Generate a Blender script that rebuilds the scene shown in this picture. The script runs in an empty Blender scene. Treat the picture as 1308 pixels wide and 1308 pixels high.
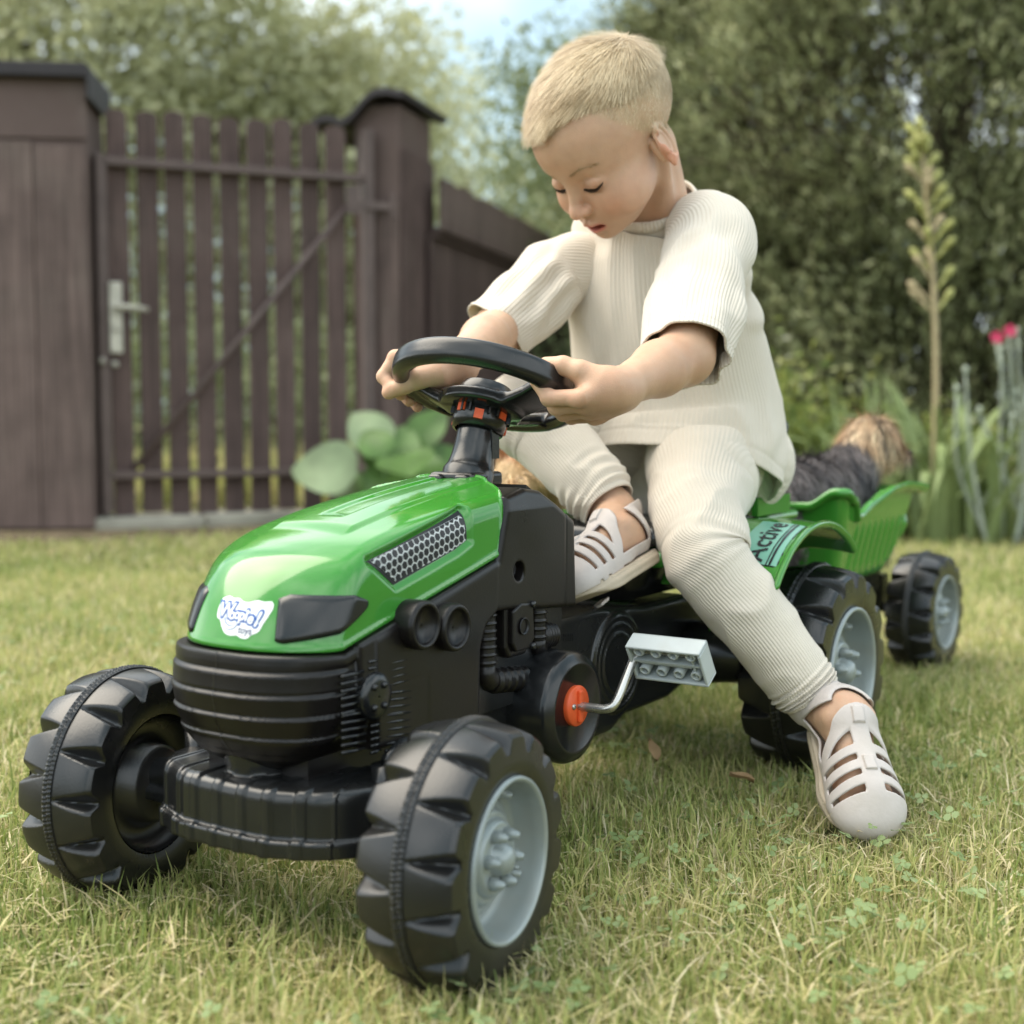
import bpy, bmesh, math, random
import numpy as np
from mathutils import Vector, Matrix

random.seed(7)
RNG = np.random.default_rng(11)
PI = math.pi
SC = bpy.context.scene
COL = SC.collection

# ------------------------------------------------------------------ camera, sky, sun, exposure
cam_d = bpy.data.cameras.new('camera')
cam = bpy.data.objects.new('camera', cam_d); COL.objects.link(cam)
cam.location = (0, 0, .4126)
cam.rotation_euler = (PI/2 - .075, 0, 0)
cam_d.sensor_width = 36; cam_d.sensor_fit = 'HORIZONTAL'
cam_d.lens = 36*1725/1308
cam_d.clip_start = .05; cam_d.clip_end = 500
cam_d.dof.use_dof = True
cam_d.dof.focus_distance = 1.22
cam_d.dof.aperture_fstop = 4.3
SC.camera = cam

SUN_AZ, SUN_EL = math.radians(-75), math.radians(56)      # azimuth measured from +Y towards +X
sun_dir = Vector((math.sin(SUN_AZ)*math.cos(SUN_EL), math.cos(SUN_AZ)*math.cos(SUN_EL), math.sin(SUN_EL)))
world = bpy.data.worlds.new('World'); SC.world = world
world.use_nodes = True
wn = world.node_tree; wn.nodes.clear()
w_out = wn.nodes.new('ShaderNodeOutputWorld')
w_bg = wn.nodes.new('ShaderNodeBackground')
w_sky = wn.nodes.new('ShaderNodeTexSky')
w_sky.sky_type = 'NISHITA'; w_sky.sun_disc = False
w_sky.sun_elevation = SUN_EL; w_sky.sun_rotation = SUN_AZ
w_sky.air_density = 1.0; w_sky.dust_density = 3.5; w_sky.ozone_density = 1.0
w_bg.inputs['Strength'].default_value = .135
# thin cloud veil over the whole sky: the blue is greyed evenly, as on a bright hazy day
w_tc = wn.nodes.new('ShaderNodeTexCoord')
w_no = wn.nodes.new('ShaderNodeTexNoise'); w_no.inputs['Scale'].default_value = 2.2; w_no.inputs['Detail'].default_value = 5
w_cr = wn.nodes.new('ShaderNodeValToRGB')
w_cr.color_ramp.elements[0].position = .42; w_cr.color_ramp.elements[0].color = (0,0,0,1)
w_cr.color_ramp.elements[1].position = .68; w_cr.color_ramp.elements[1].color = (.95,.95,.95,1)
w_mx = wn.nodes.new('ShaderNodeMix'); w_mx.data_type = 'RGBA'
w_mx.inputs['B'].default_value = (10.6, 11.0, 11.0, 1)
w_ve = wn.nodes.new('ShaderNodeMix'); w_ve.data_type = 'RGBA'; w_ve.inputs['Factor'].default_value = .62; w_ve.inputs['B'].default_value = (3.0, 4.1, 4.4, 1)
wn.links.new(w_tc.outputs['Generated'], w_no.inputs['Vector'])
wn.links.new(w_no.outputs['Fac'], w_cr.inputs['Fac'])
wn.links.new(w_cr.outputs['Color'], w_mx.inputs['Factor'])
wn.links.new(w_sky.outputs['Color'], w_ve.inputs['A']); wn.links.new(w_ve.outputs['Result'], w_mx.inputs['A'])
wn.links.new(w_mx.outputs['Result'], w_bg.inputs['Color'])
wn.links.new(w_bg.outputs['Background'], w_out.inputs['Surface'])

sun_d = bpy.data.lights.new('sun', 'SUN'); sun_d.energy = 2.0; sun_d.angle = math.radians(55)
sun_d.color = (1.0, .90, .74)
sun = bpy.data.objects.new('sun', sun_d); COL.objects.link(sun)
sun.rotation_euler = sun_dir.to_track_quat('Z', 'Y').to_euler()

SC.view_settings.view_transform = 'Standard'; SC.view_settings.look = 'None'
SC.view_settings.gamma = 1; SC.view_settings.use_curve_mapping = False
SC.view_settings.exposure = 1.03
SC.render.engine = 'CYCLES'
SC.cycles.max_bounces = 8; SC.cycles.transparent_max_bounces = 6
SC.cycles.diffuse_bounces = 3; SC.cycles.glossy_bounces = 3

# ------------------------------------------------------------------ frames
PHI = math.radians(56.76)                        # the tractor's own frame: x forward, y to its left, z up
HX = np.array([-math.cos(PHI), -math.sin(PHI), 0.]); NY = np.array([math.sin(PHI), -math.cos(PHI), 0.])
ORG = np.array([-.1845, 1.054, 0.])
HEAD = math.atan2(HX[1], HX[0])
def l2w(p):
    p = np.asarray(p, float)
    return ORG + p[..., 0:1]*HX + p[..., 1:2]*NY + p[..., 2:3]*np.array([0, 0, 1.])

# ------------------------------------------------------------------ materials
def mat(name, col, rough=.5, spec=.5, metal=0, noise=0, nscale=20, bump=0, bscale=60, coat=0, sss=0, sssc=None,
        attr=None, cols=None, trans=0, transc=None, detail=4, sheen=0, rnoise=0, dirt=None, rand=0, grain=0):
    m = bpy.data.materials.new(name); m.use_nodes = True
    nt = m.node_tree; b = nt.nodes['Principled BSDF']; out = nt.nodes['Material Output']
    b.inputs['Base Color'].default_value = (*col, 1)
    b.inputs['Roughness'].default_value = rough
    b.inputs['Specular IOR Level'].default_value = spec
    b.inputs['Metallic'].default_value = metal
    b.inputs['Coat Weight'].default_value = coat
    b.inputs['Sheen Weight'].default_value = sheen
    if sss:
        b.inputs['Subsurface Weight'].default_value = sss
        b.inputs['Subsurface Radius'].default_value = sssc or (1, .35, .2)
        b.inputs['Subsurface Scale'].default_value = .006
    src = None
    tc = nt.nodes.new('ShaderNodeTexCoord')
    if attr:
        a = nt.nodes.new('ShaderNodeAttribute'); a.attribute_name = attr
        if cols == 'direct':
            src = a.outputs['Color']
        else:
            cr = nt.nodes.new('ShaderNodeValToRGB')
            while len(cr.color_ramp.elements) < len(cols): cr.color_ramp.elements.new(.5)
            for i, (p, c) in enumerate(cols):
                cr.color_ramp.elements[i].position = p; cr.color_ramp.elements[i].color = (*c, 1)
            nt.links.new(a.outputs['Fac'], cr.inputs['Fac']); src = cr.outputs['Color']
    if noise:
        n = nt.nodes.new('ShaderNodeTexNoise'); n.inputs['Scale'].default_value = nscale; n.inputs['Detail'].default_value = detail
        nt.links.new(tc.outputs['Object'], n.inputs['Vector'])
        mr = nt.nodes.new('ShaderNodeMapRange'); mr.inputs['From Min'].default_value = .3; mr.inputs['From Max'].default_value = .7
        mr.inputs['To Min'].default_value = 1-noise; mr.inputs['To Max'].default_value = 1+noise
        nt.links.new(n.outputs['Fac'], mr.inputs['Value'])
        mx = nt.nodes.new('ShaderNodeMix'); mx.data_type = 'RGBA'; mx.blend_type = 'MULTIPLY'; mx.inputs['Factor'].default_value = 1
        if src: nt.links.new(src, mx.inputs['A'])
        else: mx.inputs['A'].default_value = (*col, 1)
        nt.links.new(mr.outputs['Result'], mx.inputs['B']); src = mx.outputs['Result']
        if rnoise:
            mr2 = nt.nodes.new('ShaderNodeMapRange'); mr2.inputs['From Min'].default_value = .3; mr2.inputs['From Max'].default_value = .7
            mr2.inputs['To Min'].default_value = rough-rnoise; mr2.inputs['To Max'].default_value = rough+rnoise
            nt.links.new(n.outputs['Fac'], mr2.inputs['Value']); nt.links.new(mr2.outputs['Result'], b.inputs['Roughness'])
    if dirt:
        n3 = nt.nodes.new('ShaderNodeTexNoise'); n3.inputs['Scale'].default_value = dirt[1]; n3.inputs['Detail'].default_value = 8
        nt.links.new(tc.outputs['Object'], n3.inputs['Vector'])
        mr3 = nt.nodes.new('ShaderNodeMapRange'); mr3.inputs['From Min'].default_value = .52; mr3.inputs['From Max'].default_value = .75
        mr3.inputs['To Max'].default_value = dirt[2]
        nt.links.new(n3.outputs['Fac'], mr3.inputs['Value'])
        mx3 = nt.nodes.new('ShaderNodeMix'); mx3.data_type = 'RGBA'
        if src: nt.links.new(src, mx3.inputs['A'])
        else: mx3.inputs['A'].default_value = (*col, 1)
        mx3.inputs['B'].default_value = (*dirt[0], 1)
        nt.links.new(mr3.outputs['Result'], mx3.inputs['Factor']); src = mx3.outputs['Result']
    if grain:                                               # streaks along the board (object z)
        mp = nt.nodes.new('ShaderNodeMapping'); mp.inputs['Scale'].default_value = (140, 140, 4)
        oi0 = nt.nodes.new('ShaderNodeObjectInfo'); ml = nt.nodes.new('ShaderNodeVectorMath'); ml.operation = 'ADD'
        nt.links.new(tc.outputs['Object'], ml.inputs[0]); nt.links.new(oi0.outputs['Random'], ml.inputs[1]); nt.links.new(ml.outputs[0], mp.inputs['Vector'])
        ng = nt.nodes.new('ShaderNodeTexNoise'); ng.inputs['Scale'].default_value = 1; ng.inputs['Detail'].default_value = 6; nt.links.new(mp.outputs['Vector'], ng.inputs['Vector'])
        mg = nt.nodes.new('ShaderNodeMapRange'); mg.inputs['From Min'].default_value = .3; mg.inputs['From Max'].default_value = .7; mg.inputs['To Min'].default_value = 1-grain; mg.inputs['To Max'].default_value = 1+grain
        nt.links.new(ng.outputs['Fac'], mg.inputs['Value']); xg = nt.nodes.new('ShaderNodeMix'); xg.data_type = 'RGBA'; xg.blend_type = 'MULTIPLY'; xg.inputs['Factor'].default_value = 1
        nt.links.new(src, xg.inputs['A']); nt.links.new(mg.outputs['Result'], xg.inputs['B']); src = xg.outputs['Result']
    if rand:                                                # every board its own shade
        oi = nt.nodes.new('ShaderNodeObjectInfo'); mo = nt.nodes.new('ShaderNodeMapRange'); mo.inputs['To Min'].default_value = 1-rand; mo.inputs['To Max'].default_value = 1+rand
        nt.links.new(oi.outputs['Random'], mo.inputs['Value']); xo = nt.nodes.new('ShaderNodeMix'); xo.data_type = 'RGBA'; xo.blend_type = 'MULTIPLY'; xo.inputs['Factor'].default_value = 1
        nt.links.new(src, xo.inputs['A']); nt.links.new(mo.outputs['Result'], xo.inputs['B']); src = xo.outputs['Result']
    if src: nt.links.new(src, b.inputs['Base Color'])
    if bump:
        n2 = nt.nodes.new('ShaderNodeTexNoise'); n2.inputs['Scale'].default_value = bscale; n2.inputs['Detail'].default_value = 5
        nt.links.new(tc.outputs['Object'], n2.inputs['Vector'])
        bp = nt.nodes.new('ShaderNodeBump'); bp.inputs['Strength'].default_value = bump; bp.inputs['Distance'].default_value = .001
        nt.links.new(n2.outputs['Fac'], bp.inputs['Height']); nt.links.new(bp.outputs['Normal'], b.inputs['Normal'])
    if trans:
        t = nt.nodes.new('ShaderNodeBsdfTranslucent'); mx4 = nt.nodes.new('ShaderNodeMixShader'); mx4.inputs['Fac'].default_value = trans
        if transc: t.inputs['Color'].default_value = (*transc, 1)
        elif src: nt.links.new(src, t.inputs['Color'])
        else: t.inputs['Color'].default_value = (*col, 1)
        nt.links.new(b.outputs['BSDF'], mx4.inputs[1]); nt.links.new(t.outputs['BSDF'], mx4.inputs[2])
        nt.links.new(mx4.outputs['Shader'], out.inputs['Surface'])
    return m

# ------------------------------------------------------------------ objects
def props(o, label=None, cat=None, group=None, kind=None):
    if label: o['label'] = label
    if cat: o['category'] = cat
    if group: o['group'] = group
    if kind: o['kind'] = kind
    return o
def thing(name, label, cat, base, local=True, group=None):
    """Empty at the thing's base; local: base in the tractor frame and turned with it"""
    o = bpy.data.objects.new(name, None); COL.objects.link(o); o.empty_display_size = .05
    if local:
        o.location = l2w(base).tolist(); o.rotation_euler = (0, 0, HEAD)
    else: o.location = base
    o['base'] = [float(c) for c in base]
    return props(o, label, cat, group)
def mk(name, V, F, m, parent=None, base=(0, 0, 0), smooth=True, attrs=None, normals=None, label=None, kind=None, mats=None, midx=None):
    """one mesh object; V in the parent's frame (minus base)"""
    V = np.asarray(V, np.float32).reshape(-1, 3) - np.asarray(base, np.float32)
    me = bpy.data.meshes.new(name)
    if isinstance(F, np.ndarray) and F.ndim == 2:
        n, k = F.shape
        me.vertices.add(len(V)); me.vertices.foreach_set('co', V.ravel())
        me.loops.add(n*k); me.loops.foreach_set('vertex_index', F.astype(np.int32).ravel())
        me.polygons.add(n); me.polygons.foreach_set('loop_start', (np.arange(n)*k).astype(np.int32))
        me.update(calc_edges=True)
    else:
        me.from_pydata(V.tolist(), [], [list(map(int, f)) for f in F]); me.update()
    if smooth is True: me.polygons.foreach_set('use_smooth', np.ones(len(me.polygons), bool))
    if mats:
        for q in mats: me.materials.append(q)
        if midx is not None: me.polygons.foreach_set('material_index', np.asarray(midx, np.int32))
    elif m: me.materials.append(m)
    if attrs:
        for k, a in attrs.items():
            a = np.asarray(a, np.float32)
            if a.ndim == 1:
                at = me.attributes.new(k, 'FLOAT', 'POINT'); at.data.foreach_set('value', a)
            else:
                at = me.attributes.new(k, 'FLOAT_COLOR', 'POINT')
                at.data.foreach_set('color', np.concatenate([a, np.ones((len(a), 1), np.float32)], 1).ravel())
    if normals is not None:
        me.normals_split_custom_set_from_vertices(np.asarray(normals, np.float32).tolist())
    o = bpy.data.objects.new(name, me); COL.objects.link(o)
    if parent is not None: o.parent = parent
    if label: o['label'] = label
    if kind: o['kind'] = kind
    return o
def part(name, VF, m, th, **kw):
    """mesh in tractor-frame coordinates as child of th (a thing, or a part: its thing's base is stored on it)"""
    b = list(th['base'])
    o = mk(name, VF[0], VF[1], m, th, base=b, **kw); o['base'] = b
    return o
def join(*vfs):
    V = []; F = []; n = 0
    for v, f in vfs:
        v = np.asarray(v, float).reshape(-1, 3); V.append(v); F += [[int(i)+n for i in q] for q in f]; n += len(v)
    return np.concatenate(V), F
def xf(vf, M): return (np.asarray(vf[0]) @ np.asarray(M)[:3, :3].T + np.asarray(M)[:3, 3], vf[1])
def bevel(o, w=.002, seg=2, ang=35):
    b = o.modifiers.new('bevel', 'BEVEL'); b.width = w; b.segments = seg; b.limit_method = 'ANGLE'; b.angle_limit = math.radians(ang)
    b.harden_normals = False
    return o

# ------------------------------------------------------------------ shape makers (all return verts, faces)
def box(c, s, rz=0, M=None):
    x, y, z = np.array(s)/2
    V = np.array([[a*x, b*y, d*z] for a in (-1, 1) for b in (-1, 1) for d in (-1, 1)])
    F = [[0, 1, 3, 2], [4, 6, 7, 5], [0, 4, 5, 1], [2, 3, 7, 6], [0, 2, 6, 4], [1, 5, 7, 3]]
    if M is not None: V = V @ np.asarray(M).T
    if rz: V = V @ np.array([[math.cos(rz), math.sin(rz), 0], [-math.sin(rz), math.cos(rz), 0], [0, 0, 1]])
    return V+np.array(c), F
def frame_of(d):
    d = np.asarray(d, float); d = d/np.linalg.norm(d)
    a = np.array([0, 0, 1.]) if abs(d[2]) < .9 else np.array([1., 0, 0])
    u = np.cross(a, d); u /= np.linalg.norm(u); return u, np.cross(d, u), d
def tube(pts, r, n=12, cap=True, up=None):
    pts = np.asarray(pts, float); k = len(pts); r = np.broadcast_to(np.asarray(r, float), (k,))
    T = np.gradient(pts, axis=0); T /= np.linalg.norm(T, axis=1)[:, None]+1e-12
    u, v, _ = frame_of(T[0]); V = []
    for i in range(k):
        u = u-T[i]*(u@T[i]); u /= np.linalg.norm(u); v = np.cross(T[i], u)
        a = np.arange(n)*2*PI/n
        V.append(pts[i]+r[i]*(np.cos(a)[:, None]*u+np.sin(a)[:, None]*v))
    F = [[i*n+j, i*n+(j+1) % n, (i+1)*n+(j+1) % n, (i+1)*n+j] for i in range(k-1) for j in range(n)]
    if cap: F += [list(range(n))[::-1], list(range((k-1)*n, k*n))]
    return np.concatenate(V), F
def lathe(prof, c, ax, n=32, closed=False, cap=False):
    """prof: (radius, along axis)"""
    u, v, d = frame_of(ax); prof = np.asarray(prof, float); k = len(prof)
    a = np.arange(n)*2*PI/n; ring = np.cos(a)[:, None]*u+np.sin(a)[:, None]*v
    V = np.concatenate([np.asarray(c)+r*ring+h*d for r, h in prof])
    rng = range(k if closed else k-1)
    F = [[i*n+j, i*n+(j+1) % n, ((i+1) % k)*n+(j+1) % n, ((i+1) % k)*n+j] for i in rng for j in range(n)]
    if cap: F += [list(range(n))[::-1], list(range((k-1)*n, k*n))]
    return V, F
def cyl(a, b, r, n=16, r2=None):
    return tube([a, b], [r, r if r2 is None else r2], n)
def prism(poly, y0, y1, axis=1):
    """polygon in the other two axes, extruded from y0 to y1"""
    n = len(poly); V = []
    for h in (y0, y1):
        for p in poly:
            q = [0, 0, 0]; o = [i for i in range(3) if i != axis]; q[o[0]], q[o[1]] = p; q[axis] = h; V.append(q)
    F = [list(range(n)), list(range(n, 2*n))[::-1]]+[[i, i+n, (i+1) % n+n, (i+1) % n] for i in range(n)]
    return np.array(V, float), F
def cr_interp(P, n):
    """Catmull-Rom through the rows of P, n samples"""
    P = np.asarray(P, float); k = len(P); Q = np.vstack([2*P[0]-P[1], P, 2*P[-1]-P[-2]])
    t = np.linspace(0, k-1, n); i = np.minimum(t.astype(int), k-2); f = (t-i)[:, None]
    a, b, c, d = Q[i], Q[i+1], Q[i+2], Q[i+3]
    return .5*((2*b)+(-a+c)*f+(2*a-5*b+4*c-d)*f**2+(-a+3*b-3*c+d)*f**3)
def fixn(o):
    bm = bmesh.new(); bm.from_mesh(o.data); bmesh.ops.recalc_face_normals(bm, faces=bm.faces); bm.to_mesh(o.data); bm.free(); return o

# value noise in 3-D
_LAT = RNG.random((32, 32, 32)).astype(np.float32)
def vn(P, s=1., seed=0):
    P = np.asarray(P, np.float32)*s+seed*7.31; i = np.floor(P).astype(np.int32); f = P-i; f = f*f*(3-2*f); i &= 31; j = (i+1) & 31
    def L(a, b, c): return _LAT[a, b, c]
    x0, y0, z0 = i[..., 0], i[..., 1], i[..., 2]; x1, y1, z1 = j[..., 0], j[..., 1], j[..., 2]
    fx, fy, fz = f[..., 0], f[..., 1], f[..., 2]
    a = L(x0, y0, z0)*(1-fx)+L(x1, y0, z0)*fx; b = L(x0, y1, z0)*(1-fx)+L(x1, y1, z0)*fx
    c = L(x0, y0, z1)*(1-fx)+L(x1, y0, z1)*fx; d = L(x0, y1, z1)*(1-fx)+L(x1, y1, z1)*fx
    return ((a*(1-fy)+b*fy)*(1-fz)+(c*(1-fy)+d*fy)*fz)*2-1

# ------------------------------------------------------------------ distance-field modelling
def smin(a, b, k):
    h = np.clip(.5+.5*(b-a)/k, 0, 1); return b+(a-b)*h-k*h*(1-h)
def smax(a, b, k): return -smin(-a, -b, k)
def sd_sph(P, c, r): return np.sqrt(((P-np.float32(c))**2).sum(1))-r
def sd_ell(P, c, r, R=None):
    q = P-np.float32(c)
    if R is not None: q = q@np.float32(R)
    r = np.float32(r); k0 = np.sqrt(((q/r)**2).sum(1)); k1 = np.sqrt(((q/r**2)**2).sum(1))
    return k0*(k0-1)/(k1+1e-9)
def sd_cap(P, a, b, ra, rb):
    a = np.float32(a); b = np.float32(b); d = b-a; t = np.clip(((P-a)@d)/(d@d+1e-12), 0, 1)
    return np.sqrt(((P-a-t[:, None]*d)**2).sum(1))-(ra+(rb-ra)*t)
def sd_box(P, c, s, r=0, R=None):
    q = P-np.float32(c)
    if R is not None: q = q@np.float32(R)
    q = np.abs(q)-np.float32(s)/2+r
    return np.sqrt((np.maximum(q, 0)**2).sum(1))+np.minimum(q.max(1), 0)-r
def sd_cyl(P, a, b, r, e=0):
    a = np.float32(a); b = np.float32(b); d = b-a; L = np.sqrt(d@d); d = d/L; h = (P-a)@d
    rad = np.sqrt(np.maximum(((P-a)**2).sum(1)-h*h, 0)); q0 = rad-r+e; q1 = np.abs(h-L/2)-L/2+e
    return np.sqrt(np.maximum(q0, 0)**2+np.maximum(q1, 0)**2)+np.minimum(np.maximum(q0, q1), 0)-e
def sd_poly(X, Z, poly):
    """signed distance to a 2-D polygon"""
    poly = np.asarray(poly, np.float32); n = len(poly); d = np.full(X.shape, 1e9, np.float32); s = np.ones(X.shape, np.float32)
    for i in range(n):
        ax, az = poly[i]; bx, bz = poly[i-1]
        ex, ez = bx-ax, bz-az; wx, wz = X-ax, Z-az
        t = np.clip((wx*ex+wz*ez)/(ex*ex+ez*ez+1e-12), 0, 1); d = np.minimum(d, (wx-ex*t)**2+(wz-ez*t)**2)
        c1 = Z >= az; c2 = Z < bz; c3 = ex*wz > ez*wx
        s = np.where((c1 & c2 & c3) | (~c1 & ~c2 & ~c3), -s, s)
    return s*np.sqrt(d)
def chunks(f, P, n=300000):
    return np.concatenate([f(P[i:i+n]) for i in range(0, len(P), n)]) if len(P) else np.zeros(0, np.float32)
def surfnet(f, lo, hi, h, lip=1.35, proj=2):
    lo = np.asarray(lo, np.float32); B = 8
    nb = np.ceil((np.asarray(hi)-lo)/(h*B)).astype(int)
    bi = np.stack(np.meshgrid(*[np.arange(k) for k in nb], indexing='ij'), -1).reshape(-1, 3)
    cen = lo+(bi*B+(B-1)/2)*h
    d = chunks(f, cen.astype(np.float32)).astype(np.float32)
    keep = np.abs(d) < h*B*.87*lip+h
    G = np.repeat(np.repeat(np.repeat(np.where(d.reshape(nb) > 0, 1., -1.).astype(np.float32), B, 0), B, 1), B, 2)
    off = np.stack(np.meshgrid(*[np.arange(B)]*3, indexing='ij'), -1).reshape(-1, 3)
    kb = bi[keep]; idx = (kb[:, None, :]*B+off[None]).reshape(-1, 3)
    G[idx[:, 0], idx[:, 1], idx[:, 2]] = chunks(f, (lo+idx*np.float32(h)).astype(np.float32))
    S = G > 0
    c = [S[a:S.shape[0]-1+a, b:S.shape[1]-1+b, e:S.shape[2]-1+e] for a in (0, 1) for b in (0, 1) for e in (0, 1)]
    anyp = c[0].copy(); allp = c[0].copy()
    for q in c[1:]: anyp |= q; allp &= q
    act = anyp & ~allp
    ci = np.stack(np.nonzero(act), 1)
    if len(ci) == 0: return np.zeros((0, 3)), np.zeros((0, 4), int), np.zeros((0, 3))
    offs = np.array([[a, b, e] for a in (0, 1) for b in (0, 1) for e in (0, 1)])
    vals = np.stack([G[ci[:, 0]+o[0], ci[:, 1]+o[1], ci[:, 2]+o[2]] for o in offs], 1)
    acc = np.zeros((len(ci), 3), np.float32); cnt = np.zeros(len(ci), np.float32)
    for i in range(8):
        for j in range(i+1, 8):
            if np.abs(offs[i]-offs[j]).sum() != 1: continue
            a, b = vals[:, i], vals[:, j]; m = (a > 0) != (b > 0)
            t = np.where(m, a/np.where(a-b == 0, 1, a-b), 0)[:, None]
            acc += np.where(m[:, None], offs[i]+t*(offs[j]-offs[i]), 0); cnt += m
    V = (lo+(ci+acc/cnt[:, None])*h).astype(np.float32)
    ID = np.full(act.shape, -1, np.int32); ID[ci[:, 0], ci[:, 1], ci[:, 2]] = np.arange(len(ci))
    Fs = []
    for ax in range(3):
        sl0 = [slice(None)]*3; sl1 = [slice(None)]*3; sl0[ax] = slice(0, -1); sl1[ax] = slice(1, None)
        s0, s1 = S[tuple(sl0)], S[tuple(sl1)]; e = np.stack(np.nonzero(s0 != s1), 1)
        o1, o2 = [(1, 2), (2, 0), (0, 1)][ax]
        ok = (e[:, o1] > 0) & (e[:, o2] > 0) & (e[:, o1] < act.shape[o1]) & (e[:, o2] < act.shape[o2]) & (e[:, ax] < act.shape[ax])
        e = e[ok]
        def g(d1, d2):
            q = e.copy(); q[:, o1] += d1; q[:, o2] += d2; return ID[q[:, 0], q[:, 1], q[:, 2]]
        Q = np.stack([g(-1, -1), g(0, -1), g(0, 0), g(-1, 0)], 1)
        flip = S[e[:, 0], e[:, 1], e[:, 2]]
        Q[flip] = Q[flip][:, ::-1]
        Fs.append(Q[(Q >= 0).all(1)])
    F = np.concatenate(Fs)
    N = None; eps = h*.4
    K = np.float32([[1, -1, -1], [-1, -1, 1], [-1, 1, -1], [1, 1, 1]])
    for it in range(proj+1):
        g = np.zeros_like(V)
        v4 = [chunks(f, V+eps*k) for k in K]
        for k, q in zip(K, v4): g += k*q[:, None]
        g /= 4*eps
        gl = np.sqrt((g**2).sum(1))+1e-9
        if it < proj:
            dd = sum(v4)/4; st = np.clip(dd/gl, -h*.6, h*.6)
            V = V-g/gl[:, None]*st[:, None]
        N = g/gl[:, None]
    return V, F, N
def sdf_part(name, f, lo, hi, h, m, th, attrs=None, **kw):
    V, F, N = surfnet(f, lo, hi, h)
    if callable(attrs): attrs = attrs(V, N)
    return part(name, (V, F), m, th, normals=N, attrs=attrs, **kw)

# ================================================================== SETTING
M_SOIL = mat('soil', (.075, .075, .03), .95, .1, noise=.35, nscale=6, bump=.6, bscale=40, dirt=((.16, .15, .06), 3.0, .8))
M_GRASS = mat('grass_blades', (.1, .16, .04), .45, .25, attr='tone',
              cols=[(0, (.13, .185, .05)), (.3, (.26, .325, .09)), (.55, (.45, .47, .17)), (.75, (.64, .58, .27)), (.88, (.68, .58, .34)), (1, (.80, .71, .49))], trans=.38)
M_CLOVER = mat('clover_leaf', (.10, .17, .06), .5, .25, attr='tone', cols=[(0, (.19, .26, .10)), (1, (.34, .42, .20))], trans=.3)

# ground: one sheet, gently uneven, out to the horizon
def ground():
    r = np.concatenate([[0], np.geomspace(.4, 150, 46)]); a = np.linspace(0, 2*PI, 97)[:-1]
    V = [[0, 3, 0]]
    for q in r[1:]:
        for t in a: V.append([q*math.cos(t), 3+q*math.sin(t), 0])
    V = np.array(V); V[:, 2] = -.012+vn(V, .7)*.01*np.minimum(1, np.abs(V[:, 1])/3)
    n = 96; F = [[0, 1+j, 1+(j+1) % n] for j in range(n)]
    for i in range(len(r)-2):
        for j in range(n): F.append([1+i*n+j, 1+(i+1)*n+j, 1+(i+1)*n+(j+1) % n, 1+i*n+(j+1) % n])
    return V, F
props(mk('lawn_ground', *ground(), M_SOIL), kind='structure')

FOOT_W = l2w((-.48, .31, 0))
WHEELS_W = [l2w((0, .18, 0)), l2w((0, -.18, 0)), l2w((-.6963, .18, 0)), l2w((-.6963, -.18, 0)), l2w((-1.374, .109, 0)), l2w((-1.374, -.15, 0))]
FH = np.array([HX[0], HX[1]])
def blades(P, L, W, tone, curl, seed=0):
    n = len(P); rg = np.random.default_rng(seed+3)
    a = rg.random(n)*2*PI; lean = rg.random(n)**1.3*1.0
    d = np.stack([np.cos(a), np.sin(a), np.zeros(n)], 1); s = np.stack([-np.sin(a+rg.normal(0, .8, n)), np.cos(a), np.zeros(n)], 1)
    s /= np.linalg.norm(s, axis=1)[:, None]
    up = np.array([0, 0, 1.])
    m = P+L[:, None]*(.55*np.cos(lean*.6)[:, None]*up+.55*np.sin(lean*.6)[:, None]*d)
    t = m+L[:, None]*(.5*np.cos(lean*.6+curl)[:, None]*up+.5*np.sin(lean*.6+curl)[:, None]*d)
    V = np.stack([P-s*W[:, None]*.5, P+s*W[:, None]*.5, m+s*W[:, None]*.45, m-s*W[:, None]*.45, t], 1)
    o = np.arange(n)[:, None]*5
    F = np.concatenate([o+[0, 1, 2], o+[0, 2, 3], o+[3, 2, 4]])
    return V.reshape(-1, 3), F, np.repeat(tone, 5)
def lawn_points(n, y0, y1, pw, rg, side=.62):
    y = y0+(y1-y0)*rg.random(n)**pw; x = (rg.random(n)*2-1)*(y*side+.25)
    return np.stack([x, y, np.zeros(n)], 1)
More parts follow.
